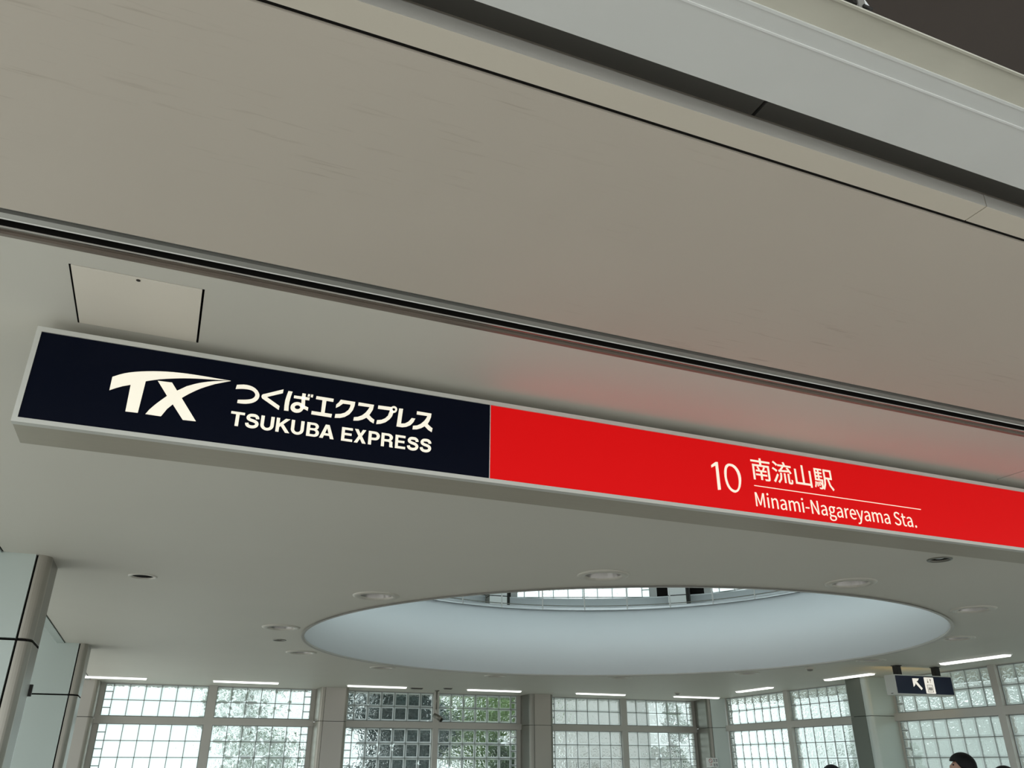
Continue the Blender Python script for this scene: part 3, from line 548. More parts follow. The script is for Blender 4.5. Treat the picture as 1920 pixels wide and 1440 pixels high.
 'kana': '530,24020 602,24036 690,24053 755,24056 814,24051 874,24038 929,24016 979,23985 1022,23946 1056,23897 1077,23845 1079,23796 1068,23750 1047,23708 1016,23670 977,23637 928,23609 871,23587 810,23570 748,23561 690,23556 637,23556 599,23556 601,23639 652,23647 716,23658 771,23668 823,23680 872,23695 914,23715 946,23742 969,23772 980,23804 981,23836 968,23870 945,23901 911,23923 871,23938 825,23945 773,23946 714,23943 651,23936 575,23921 514,23907|1619,24090 1613,23986 1273,23832 1261,23817 1578,23635 1569,23533 1156,23765 1135,23792 1126,23817 1131,23851 1156,23878 1209,23900|1739,24067 1839,24065 1812,23924 1794,23778 1791,23651 1800,23543 1694,23541 1687,23665 1691,23808 1711,23939|1888,23973 2267,23978 2260,23902 1886,23902|2079,24067 2163,24062 2161,23920 2173,23747 2175,23691 2088,23701 2075,23905|2119,23738 2184,23736 2259,23710 2254,23620 2194,23647 2121,23659|2147,23695 2147,23663 2138,23631 2123,23602 2100,23576 2073,23554 2041,23539 2007,23530 1972,23527 1938,23532 1907,23544 1880,23562 1858,23585 1844,23613 1836,23643 1837,23675 1845,23706 1860,23736 1882,23762 1909,23784 1941,23799 1975,23809 2010,23811 2045,23806 2076,23795 2103,23776 2125,23753 2140,23725;2066,23688 2066,23676 2062,23664 2055,23652 2046,23642 2034,23634 2021,23628 2006,23624 1991,23623 1977,23624 1964,23629 1953,23635 1944,23644 1937,23654 1934,23666 1935,23678 1938,23690 1945,23701 1955,23711 1966,23719 1980,23726 1994,23729 2009,23731 2024,23729 2037,23725 2048,23718 2057,23709 2063,23699|2218,24066 2269,24067 2261,24001 2209,24001|2293,24068 2344,24069 2337,23995 2286,23996|2426,24049 2853,24046 2850,23961 2678,23963 2667,23632 2849,23631 2839,23537 2346,23545 2351,23633 2577,23632 2581,23964 2417,23967|3027,24051 3396,24052 3386,23933 3351,23813 3279,23696 3168,23606 3054,23561 2923,23543 2931,23645 3059,23669 3158,23717 3240,23803 3277,23890 3286,23961 3095,23957 3011,23870 2927,23811 2930,23905 2987,23971|3482,24055 3878,24051 3858,23913 3825,23842 3779,23753 3836,23697 3916,23645 3905,23546 3814,23588 3714,23674 3617,23606 3515,23562 3389,23542 3397,23635 3492,23658 3593,23715 3676,23801 3737,23901 3770,23972 3477,23967|3990,24055 4326,24064 4396,23935 4365,23815 4309,23724 4208,23626 4090,23567 3973,23538 3985,23648 4097,23674 4186,23729 4257,23814 4298,23968 3985,23963|4486,24024 4483,23995 4472,23966 4454,23943 4430,23925 4402,23916 4374,23916 4349,23925 4328,23943 4313,23967 4307,23995 4309,24024 4320,24052 4339,24076 4363,24094 4390,24103 4418,24103 4444,24094 4465,24076 4480,24052;4435,24016 4433,24000 4425,23986 4413,23976 4399,23970 4384,23971 4371,23977 4362,23989 4358,24003 4360,24019 4367,24033 4379,24043 4394,24049 4409,24048 4422,24042 4431,24030|4537,24061 4639,24066 4609,23653 4702,23668 4792,23727 4843,23792 4880,23848 4978,23847 4933,23741 4860,23647 4753,23584 4646,23556 4495,23557|5014,24061 5404,24057 5393,23946 5358,23841 5314,23751 5372,23702 5450,23648 5432,23541 5337,23589 5238,23676 5146,23609 5037,23559 4920,23541 4928,23641 5032,23665 5124,23721 5215,23818 5274,23911 5295,23973 5008,23971',
 'logo': '-2152,23740 -2097,23775 -2016,23825 -1925,23872 -1828,23910 -1722,23945 -1605,23977 -1477,24007 -1339,24034 -1199,24057 -1060,24075 -920,24089 -778,24098 -634,24105 -488,24108 -345,24108 -206,24108 -70,24105 57,24102 181,24101 295,24100 374,24099 -18,24061 -120,24050 -266,24035 -410,24017 -539,23998 -667,23977 -793,23952 -921,23924 -1048,23893 -1165,23861 -1278,23824 -1381,23786 -1452,23759 -1477,22962 -1734,22955 -1746,23616 -1902,23553 -1937,23534 -1987,23507 -2036,23480 -2079,23453 -2121,23426 -2150,23407|-1203,23813 -896,23823 -756,23638 -570,23785 -506,23819 -413,23868 -315,23914 -220,23950 -120,23984 -11,24015 126,24046 271,24074 375,24094 39,23954 -40,23911 -150,23849 -255,23785 -345,23721 -429,23654 -500,23596 -556,23545 -600,23503 -628,23473 -234,22950 -518,22941 -791,23288 -891,23156 -920,23095 -960,23013 -989,22954 -1316,22958 -1255,23078 -1226,23120 -1184,23181 -1134,23248 -1070,23327 -997,23413 -945,23473',
 'number': '14071,23807 14239,23925 14317,23931 14321,23076 14217,23055 14224,23809 14073,23726|14706,23935 14769,23939 14849,23934 14913,23908 14970,23868 15019,23813 15058,23749 15084,23680 15098,23606 15101,23529 15093,23447 15074,23353 15045,23261 15003,23181 14954,23116 14905,23075 14855,23052 14810,23043 14764,23048 14710,23068 14656,23102 14609,23149 14569,23213 14538,23299 14517,23397 14508,23499 14510,23598 14520,23684 14539,23760 14569,23829 14608,23883 14661,23917;14709,23863 14755,23866 14812,23861 14862,23836 14908,23798 14947,23746 14978,23682 14998,23607 15008,23527 15008,23447 14998,23368 14981,23287 14956,23216 14920,23164 14879,23129 14834,23117 14788,23122 14738,23139 14692,23173 14651,23227 14619,23298 14596,23381 14583,23472 14586,23566 14598,23655 14612,23726 14633,23784 14673,23832',
 'latin': '501,23330 815,23330 815,23269 698,23269 698,22972 618,22972 618,23269 501,23269|1077,23213 1076,23221 1074,23230 1073,23237 1071,23241 1068,23245 1062,23252 1055,23256 1050,23259 1043,23261 1032,23262 1019,23262 1004,23262 988,23261 973,23260 962,23258 955,23256 950,23252 944,23245 939,23238 937,23234 937,23232 937,23229 939,23224 941,23222 944,23220 953,23216 965,23211 979,23207 993,23203 1010,23200 1030,23196 1050,23190 1068,23184 1088,23176 1107,23167 1126,23152 1140,23134 1149,23115 1154,23094 1154,23073 1148,23052 1139,23033 1126,23015 1109,23000 1088,22988 1067,22979 1045,22973 1023,22969 1001,22967 978,22968 956,22971 935,22976 916,22983 898,22993 882,23004 867,23020 856,23039 850,23058 847,23072 845,23081 921,23096 924,23086 926,23074 929,23065 931,23060 935,23057 942,23052 950,23047 960,23044 971,23041 985,23039 999,23039 1013,23040 1026,23042 1040,23046 1052,23051 1059,23055 1065,23061 1071,23069 1075,23076 1077,23082 1077,23087 1075,23093 1072,23099 1069,23103 1064,23107 1054,23112 1040,23117 1025,23122 1010,23126 994,23130 974,23133 955,23138 938,23144 920,23151 902,23160 884,23173 871,23190 862,23209 859,23229 861,23251 869,23270 881,23288 897,23304 917,23318 940,23327 962,23331 982,23333 1001,23334 1018,23334 1038,23334 1058,23331 1080,23325 1099,23316 1115,23304 1128,23291 1140,23276 1148,23258 1152,23241 1153,23229 1154,23222|1193,23330 1193,23104 1193,23104 1197,23073 1208,23044 1227,23017 1251,22995 1281,22979 1314,22968 1348,22965 1383,22968 1416,22979 1445,22995 1470,23017 1488,23044 1500,23073 1504,23104 1504,23330 1424,23330 1424,23104 1424,23104 1421,23085 1414,23067 1402,23051 1386,23039 1368,23032 1348,23029 1329,23032 1310,23039 1295,23051 1283,23067 1275,23085 1272,23104 1272,23330|1553,22972 1553,23330 1631,23330 1631,23187 1765,23330 1871,23330 1721,23183 1882,22972 1783,22972 1666,23130 1631,23096 1631,22972|1908,23330 1908,23104 1908,23104 1911,23073 1923,23044 1941,23017 1965,22995 1994,22979 2027,22968 2061,22965 2095,22968 2127,22979 2156,22995 2180,23017 2199,23044 2210,23073 2214,23104 2214,23330 2135,23330 2135,23104 2135,23104 2133,23085 2125,23067 2114,23051 2098,23039 2080,23032 2061,23029 2041,23032 2023,23039 2008,23051 1996,23067 1988,23085 1986,23104 1986,23330|2279,22972 2279,23330 2457,23330 2457,23330 2492,23325 2523,23311 2547,23289 2562,23262 2565,23233 2557,23204 2538,23179 2511,23160 2524,23158 2535,23158 2556,23140 2572,23119 2581,23094 2584,23069 2578,23043 2566,23020 2548,23000 2524,22985 2497,22975 2469,22972;2359,23187 2359,23273 2446,23273 2446,23273 2469,23267 2485,23251 2491,23230 2485,23208 2469,23193 2446,23187;2359,23029 2359,23133 2454,23133 2454,23133 2479,23126 2497,23107 2504,23081 2497,23055 2479,23036 2454,23029|2596,22972 2725,23330 2821,23330 2949,22972 2859,22972 2834,23047 2709,23047 2684,22972;2731,23104 2814,23104 2772,23240|3130,22972 3130,23330 3400,23330 3400,23269 3207,23269 3207,23187 3379,23187 3379,23128 3207,23128 3207,23033 3407,23033 3407,22972|3446,22972 3551,23155 3452,23330 3541,23330 3596,23223 3651,23330 3736,23330 3640,23156 3746,22972 3654,22972 3594,23087 3534,22972|3802,22972 3802,23330 3969,23330 3969,23330 4000,23326 4029,23315 4054,23296 4073,23273 4085,23245 4089,23215 4085,23186 4073,23158 4054,23134 4029,23116 4000,23105 3969,23101 3880,23101 3880,22972;3880,23162 3880,23269 3955,23269 3955,23269 3976,23265 3995,23253 4007,23236 4011,23215 4007,23195 3995,23177 3976,23166 3955,23162|4130,22972 4130,23330 4312,23330 4312,23330 4346,23325 4377,23312 4402,23291 4419,23265 4425,23236 4421,23206 4408,23179 4385,23156 4378,23142 4394,23134 4405,23127 4413,23119 4418,23110 4420,23101 4422,23019 4436,22972 4352,22972 4343,23008 4343,23079 4343,23079 4341,23092 4333,23102 4322,23109 4309,23112 4208,23112 4208,22972;4208,23171 4208,23271 4294,23271 4294,23271 4314,23267 4330,23256 4341,23240 4345,23221 4341,23202 4330,23185 4314,23175 4294,23171|4490,22972 4490,23330 4749,23330 4749,23269 4563,23269 4563,23187 4729,23187 4729,23128 4563,23128 4563,23033 4756,23033 4756,22972|5023,23213 5022,23221 5021,23230 5019,23237 5018,23241 5014,23245 5009,23252 5002,23256 4997,23259 4990,23261 4980,23262 4967,23262 4953,23262 4937,23261 4923,23260 4912,23258 4906,23256 4901,23252 4895,23245 4890,23238 4888,23234 4888,23232 4889,23229 4891,23224 4892,23222 4895,23220 4903,23216 4916,23211 4929,23207 4942,23203 4959,23200 4978,23196 4997,23190 5015,23184 5034,23176 5053,23167 5071,23152 5084,23134 5093,23115 5098,23094 5097,23073 5092,23052 5083,23033 5070,23015 5054,23000 5034,22988 5014,22979 4992,22973 4971,22969 4950,22967 4928,22968 4907,22971 4887,22976 4868,22983 4851,22993 4835,23004 4821,23020 4810,23039 4805,23058 4802,23072 4800,23081 4873,23096 4875,23086 4878,23074 4880,23065 4883,23060 4886,23057 4893,23052 4901,23047 4910,23044 4921,23041 4935,23039 4948,23039 4961,23040 4974,23042 4988,23046 4999,23051 5006,23055 5012,23061 5018,23069 5021,23076 5023,23082 5023,23087 5021,23093 5019,23099 5016,23103 5011,23107 5001,23112 4987,23117 4973,23122 4959,23126 4943,23130 4925,23133 4906,23138 4889,23144 4872,23151 4854,23160 4837,23173 4825,23190 4817,23209 4813,23229 4815,23251 4823,23270 4835,23288 4850,23304 4869,23318 4891,23327 4912,23331 4932,23333 4950,23334 4967,23334 4985,23334 5005,23331 5026,23325 5044,23316 5060,23304 5073,23291 5084,23276 5091,23258 5095,23241 5097,23229 5097,23222|5362,23213 5361,23221 5360,23230 5359,23237 5357,23241 5354,23245 5348,23252 5341,23256 5336,23259 5329,23261 5319,23262 5306,23262 5291,23262 5276,23261 5262,23260 5250,23258 5244,23256 5239,23252 5233,23245 5228,23238 5227,23234 5226,23232 5227,23229 5229,23224 5231,23222 5234,23220 5242,23216 5254,23211 5267,23207 5281,23203 5297,23200 5317,23196 5336,23190 5354,23184 5373,23176 5392,23167 5410,23152 5424,23134 5433,23115 5437,23094 5437,23073 5432,23052 5422,23033 5410,23015 5393,23000 5374,22988 5353,22979 5331,22973 5310,22969 5289,22967 5267,22968 5245,22971 5225,22976 5206,22983 5189,22993 5173,23004 5159,23020 5148,23039 5142,23058 5140,23072 5138,23081 5212,23096 5214,23086 5216,23074 5219,23065 5221,23060 5225,23057 5231,23052 5240,23047 5249,23044 5260,23041 5273,23039 5287,23039 5300,23040 5313,23042 5326,23046 5338,23051 5345,23055 5351,23061 5357,23069 5360,23076 5362,23082 5362,23087 5361,23093 5358,23099 5355,23103 5350,23107 5340,23112 5326,23117 5312,23122 5298,23126 5282,23130 5263,23133 5244,23138 5227,23144 5210,23151 5192,23160 5175,23173 5163,23190 5154,23209 5151,23229 5153,23251 5161,23270 5173,23288 5188,23304 5207,23318 5229,23327 5251,23331 5271,23333 5288,23334 5306,23334 5324,23334 5344,23331 5365,23325 5384,23316 5399,23304 5412,23291 5423,23276 5431,23258 5435,23241 5436,23229 5437,23222'}
root = empty('station_sign', (0, 0, 0)); tag(root, 'long backlit station name sign, dark blue at left and red to the right', 'sign')
x0, x1, z0, z1, yb = -0.387, 4.2, 2.2385, 2.4695, 2.02
q = MB(); q.box(x0+0.001, x1-0.001, SY+0.012, yb, z0+0.001, z1-0.001, m_signbox); q.build('housing', root)
q = MB()
for a, c, e, f in ((x0, x1, z0, z0+0.0105), (x0, x1, z1-0.012, z1), (x0, x0+0.0105, z0+0.0105, z1-0.012), (x1-0.0105, x1, z0+0.0105, z1-0.012)):
    q.box(a, c, SY, SY+0.02, e, f, m_frame)
q.build('frame', root)
q = MB(); q.box(x0+0.0105, 0.7035, SY+0.003, SY+0.012, z0+0.0105, z1-0.012, m_navy); tag(q.build('panel', root), 'dark blue panel')
q = MB(); q.box(0.7055, x1-0.0105, SY+0.003, SY+0.012, z0+0.0105, z1-0.012, m_red); tag(q.build('panel', root), 'glowing red panel')
q = MB(); q.box(0.7035, 0.7055, SY+0.0015, SY+0.012, z0+0.0105, z1-0.012, m_frame); q.build('divider', root)
face = lambda u, v, d: (u, SY+0.0022-d, v)
def letters(name, label, key, m, off=0.0, groups=None):
    q = MB(); gs = [parse(g) for g in GL[key].split('|')]
    flat_shape(q, gs, face, 0.0012, off, m); tag(q.build(name, root, fix=False), label)
letters('logo', 'white winged rail line emblem', 'logo', m_cream)
letters('kana_lettering', 'white kana lettering', 'kana', m_cream)
letters('latin_lettering', 'bold white capitals under the kana', 'latin', m_cream, 0.0)
letters('station_number', 'thin white numeral ten', 'number', m_creamr, 0.0)
letters('kanji_lettering', 'white station name characters', 'kanji', m_creamr, 0.0003)
letters('name_lettering', 'white station name in Latin letters', 'name', m_creamr, 0.0)
q = MB(); q.box(1.5557, 2.2225, SY+0.0016, SY+0.003, 2.3345, 2.3368, m_creamr); tag(q.build('rule', root), 'thin white line')
for x in (0.2, 1.4, 2.6, 3.8):
    q = MB(); q.box(x-0.03, x+0.03, 1.965, 2.01, z1-0.002, HC, m_blk); q.build('ceiling_mount', root)

# ------------------------------------------------------------------ elevator sign hung from the ceiling
ha = -R(3.0)
root = empty('hanging_sign', (7.315, 6.665, HC), ha); tag(root, 'small dark blue hanging elevator sign with white arrow', 'sign')
W2, T2, B2, D2 = 0.375, 2.405-HC, 2.211-HC, 0.07
q = MB(); q.box(-W2, W2, -D2, D2, B2, T2, m_frame); q.box(-W2-0.002, -W2, -0.018, 0.012, B2+0.012, B2+0.018, m_blk); q.build('housing', root, bevel=0.003)
q = MB(); q.box(-W2+0.012, W2-0.008, -D2-0.003, -D2, B2+0.012, T2-0.010, m_hnavy); q.build('panel', root)
q = MB(); q.box(-W2+0.012, W2-0.012, D2, D2+0.003, B2+0.012, T2-0.012, m_yel); tag(q.build('panel', root), 'yellow lit reverse face')
hf = lambda u, v, d: (u, -D2-0.0038-d, v)
def hp(x, y):      # sign face coordinates from fractions of its width and height
    return (-W2+2*W2*x, T2-(T2-B2)*y)
arrow = [hp(*p) for p in ((.315, .17), (.455, .22), (.475, .33), (.405, .33), (.355, .31), (.54, .76), (.505, .87), (.335, .46), (.345, .66), (.36, .80), (.325, .78), (.31, .60))]
def ah(cx, cy, s):                         # diagonal arrow pointing up and left
    pts = [(-1, 1), (0.55, 1), (0.15, 0.55), (-0.15, 0.55), (1.0, -0.72), (0.68, -1.0), (-0.52, 0.2), (-0.52, -0.12), (-1, -0.5)]
    return [(cx+s*x, cy+s*y) for x, y in pts]
q = MB(); flat_shape(q, [[ah(-W2+2*W2*0.375, (T2+B2)/2+0.008, 0.056)]], hf, 0.0012, 0, m_hwhite); q.build('arrow', root, fix=False)
q = MB(); pc = -W2+2*W2*0.585; pz = (T2+B2)/2-0.001
def rr(cx, cz, w_, h_, r=0.006): return [(cx+sx*(w_-r)+r*math.cos(a), cz+sz*(h_-r)+r*math.sin(a)) for sx, sz, a0 in ((1, 1, 0), (-1, 1, PI/2), (-1, -1, PI), (1, -1, 1.5*PI)) for a in (a0, a0+PI/4, a0+PI/2)]
flat_shape(q, [[rr(pc, pz, 0.062, 0.079)]], hf, 0.0012, 0, m_hwhite); pic = q.build('pictogram', root, fix=False); tag(pic, 'white elevator pictogram')
q = MB(); hg = lambda u, v, d: (u, -D2-0.0050-d, v)
fr = lambda cx, cz, w_, h_, t_: [[(cx-w_, cz-h_), (cx+w_, cz-h_), (cx+w_, cz+h_), (cx-w_, cz+h_)], [(cx-w_+t_, cz-h_+t_), (cx-w_+t_, cz+h_-t_), (cx+w_-t_, cz+h_-t_), (cx+w_-t_, cz-h_+t_)]]
gr = [fr(pc, pz-0.03, 0.036, 0.036, 0.004)]
for k in (-1, 0, 1):
    u = pc+k*0.017
    gr.append([[(u+0.0045*math.cos(t), pz-0.017+0.0045*math.sin(t)) for t in [2*PI*i/10 for i in range(10)]]])
    gr.append([[(u-0.007, pz-0.024), (u+0.007, pz-0.024), (u+0.004, pz-0.05), (u-0.004, pz-0.05)]])
for u, s in ((pc-0.018, -1), (pc+0.018, 1)):
    z = pz+0.044
    gr.append([[(u-0.002, z-0.018), (u+0.002, z-0.018), (u+0.002, z+0.018), (u-0.002, z+0.018)]])
    gr.append([[(u-0.010, z+s*0.006), (u, z+s*0.022), (u+0.010, z+s*0.006)][::s]])
flat_shape(q, gr, hg, 0.0008, 0, m_ink); o = q.build('drawing', pic, fix=False)
for x in (-0.256, 0.254):
    q = MB(); q.box(x-0.028, x+0.028, -0.03, 0.03, T2, 0.0, m_blk); q.box(x-0.035, x+0.035, -0.04, 0.04, -0.006, 0, m_blk); q.build('hanger', root)

# ------------------------------------------------------------------ ceiling fittings
def make_downlight():
    r = empty('downlight')
    q = MB(); q.lathe([(0.141, 0.0), (0.139, -0.005), (0.125, -0.009), (0.104, -0.008), (0.098, -0.003), (0.096, 0.004)], (0, 0, 0), m_trim, 48); q.build('trim_ring', r)
    q = MB(); q.lathe([(0.096, 0.003), (0.092, 0.02), (0.075, 0.07), (0.04, 0.105), (0.0001, 0.115)], (0, 0, 0), m_refl, 40); q.build('reflector', r)
    q = MB(); q.lathe([(0.0001, 0.03), (0.02, 0.034), (0.034, 0.05), (0.036, 0.07), (0.022, 0.095), (0.02, 0.11)], (0, 0, 0), m_bulb, 24); q.build('lamp', r)
    return r
DLAB = ['recessed downlight at the near left of the round opening, above the left rim',
        'recessed downlight above the near rim of the opening, between the upper windows',
        'recessed downlight right of the near rim, below the red station name',
        'recessed downlight beyond the opening rim at right, below the sign end',
        'recessed downlight left of the opening leftmost tip, above the tiny spot',
        'recessed downlight under the opening leftmost tip, below the tiny spot',
        'recessed downlight past the far left rim, above the left column',
        'recessed downlight past the far rim, above the middle window right pane',
        'recessed downlight past the far rim, above the pale back window',
        'recessed downlight past the far right rim, above the corner column',
        'recessed downlight beside the far right rim, left of the elevator sign',
        'recessed downlight right of the opening rightmost tip, above the strip light']
dl = make_downlight()
for i, (x, y) in enumerate(DLP):
    o = dl if i == 0 else copy_thing(dl, (x, y, HC), DLAB[i])
    o.location = (x, y, HC); tag(o, DLAB[i], 'downlight', 'downlights around the round opening')
SL = ['tiny spotlight between two downlights left of the round opening', 'small chrome spotlight just under the red end of the sign', 'small round black ceiling socket near the left pier']
for i, (x, y, r0) in enumerate(SMALL):
    r = empty('spotlight', (x, y, HC)); tag(r, SL[i], 'spotlight')
    q = MB(); q.lathe([(r0*1.25, 0.0), (r0*1.22, -0.005), (r0, -0.005), (r0*0.96, 0.004)], (0, 0, 0), m_trim if i == 2 else m_metald, 32); q.build('trim_ring', r)
    q = MB(); q.lathe([(r0*0.96, 0.003), (r0*0.96, 0.05), (0.0001, 0.06)], (0, 0, 0), m_blk, 28); q.build('socket', r)
    if i < 2:
        q = MB(); q.lathe([(0.0001, 0.0), (r0*0.4, 0.004), (r0*0.62, 0.016), (r0*0.6, 0.04)], (0, 0, 0), m_jamb, 24); q.build('lamp', r)
def make_strip():
    r = empty('ceiling_light')
    q = MB(); q.box(-0.40, 0.40, -0.052, 0.052, -0.006, 0.0, m_white); q.build('frame', r)
    q = MB(); q.prism([(-0.045, -0.006), (-0.03, -0.022), (0.03, -0.022), (0.045, -0.006)], -0.39, 0.39, m_tube); q.build('diffuser', r)
    return r
STRIP = [(-0.56, 11.22, 0, 'lit strip light over the far left corner column'), (0.99, 11.22, 0, 'lit strip light over the right half of the leftmost window'),
         (2.665, 11.22, 0, 'lit strip light just right of the left column top'), (4.33, 11.22, 0, 'lit strip light over the bright green right half of the middle window'),
         (6.0, 11.21, 0, 'lit strip light over the left half of the pale back window'), (7.64, 11.18, 0, 'lit strip light over the corner column top'),
         (7.56, 9.68, 86.4, 'lit slanting strip light over the right wall window beside the corner'), (7.43, 7.76, 86.4, 'lit slanting strip light at the left of the elevator sign'),
         (7.275, 5.92, 86.4, 'lit slanting strip light above the elevator sign right end')]
st = make_strip()
for i, (x, y, a, lab) in enumerate(STRIP):
    o = st if i == 0 else copy_thing(st, (x, y, HC), lab)
    o.location = (x, y, HC); o.rotation_euler = (0, 0, R(a)); tag(o, lab, 'strip light', 'strip lights along the walls')
VL = ['longer dark ceiling grille left of the camera pole', 'shorter dark ceiling grille right of the camera pole']
for i, (x, y, l) in enumerate(((3.24, 11.34, 0.16), (3.64, 11.2, 0.11))):
    r = empty('ceiling_grille', (x, y, HC)); tag(r, VL[i], 'grille', 'small ceiling grilles')
    q = MB(); q.box(-l/2, l/2, -0.035, 0.035, -0.008, 0.0, m_grey); q.build('frame', r)
    q = MB()
    for k in range(4): q.box(-l/2+0.006, l/2-0.006, -0.026+0.014*k, -0.018+0.014*k, -0.014, -0.007, m_blk)
    q.build('slats', r)
for (x, y, lab) in ((6.382, 7.2, 'small round ceiling detector right of the far right rim'), (6.92, 10.6, 'tiny round ceiling detector above the strip light by the corner')):
    r = empty('smoke_detector', (x, y, HC)); tag(r, lab, 'detector')
    q = MB(); q.lathe([(0.045, 0), (0.045, -0.012), (0.035, -0.018), (0.03, -0.018)], (0, 0, 0), m_trim, 24); q.build('base', r)
    q = MB(); q.lathe([(0.03, -0.016), (0.028, -0.03), (0.0001, -0.036)], (0, 0, 0), m_grey, 20); q.build('sensor', r)
# security camera on its ceiling pole
root = empty('security_camera', (3.61, 11.6, HC)); tag(root, 'dark security camera on a pole before the middle window mullion', 'camera')
q = MB(); q.lathe([(0.035, 0), (0.035, -0.012), (0.014, -0.02)], (0, 0, 0), m_metald, 20); q.build('base', root)
q = MB(); q.tube([(0, 0, -0.01), (0, 0, -0.25)], 0.011, m_metald, 12); q.build('pole', root)
q = MB(); q.tube([(0, 0, -0.25), (0, -0.01, -0.33)], 0.014, m_bar, 10); q.build('swivel', root)
q = MB(); q.tube([(-0.03, 0.0, -0.325), (0.01, -0.04, -0.35), (0.05, -0.08, -0.385)], [0.03, 0.034, 0.034], m_metald, 14); q.build('housing', root)
q = MB(); q.tube([(0.045, -0.075, -0.382), (0.058, -0.088, -0.396)], [0.03, 0.026], m_blk, 14); q.build('lens', root)
# notice plate on the corner column
root = empty('notice_plate', (7.985, 11.41, 1.583), R(-8)); tag(root, 'small white notice plate with black characters on the corner column', 'notice')
q = MB(); q.box(-0.083, 0.083, -0.006, 0.06, -0.066, 0.066, m_noticew); q.build('plate', root)
q = MB(); nf = lambda u, v, d: (u, -0.0068-d, v)
ringp = [[(-0.04+0.03*math.cos(2*PI*i/20), 0.024+0.03*math.sin(2*PI*i/20)) for i in range(20)], [(-0.04+0.023*math.cos(2*PI*i/20), 0.024+0.023*math.sin(2*PI*i/20)) for i in range(20)][::-1]]
flat_shape(q, [ringp, [[(-0.064, 0.042), (-0.060, 0.046), (-0.016, 0.006), (-0.020, 0.002)]]], nf, 0.0008, 0, m_pink); q.build('symbol', root, fix=False)
q = MB(); sq = lambda cx, cz, w_, h_: [(cx-w_, cz-h_), (cx+w_, cz-h_), (cx+w_, cz+h_), (cx-w_, cz+h_)]
for cx, cz in ((0.018, 0.030), (0.058, 0.030), (0.018, -0.034), (0.058, -0.034)):
    q = MB(); gg = [[sq(cx, cz+0.016, 0.016, 0.0025)], [sq(cx, cz, 0.014, 0.0025)], [sq(cx, cz-0.016, 0.016, 0.0025)], [sq(cx-0.006, cz+0.008, 0.003, 0.006)], [sq(cx+0.006, cz-0.008, 0.003, 0.006)], [sq(cx+0.008, cz+0.008, 0.002, 0.006)]]
    flat_shape(q, gg, nf, 0.0008, 0, m_ink); q.build('character', root, fix=False)
q = MB(); flat_shape(q, [[sq(-0.04, -0.034, 0.016, 0.003)], [sq(-0.032, -0.026, 0.003, 0.012)]], nf, 0.0008, 0, m_pink); q.build('print', root, fix=False)

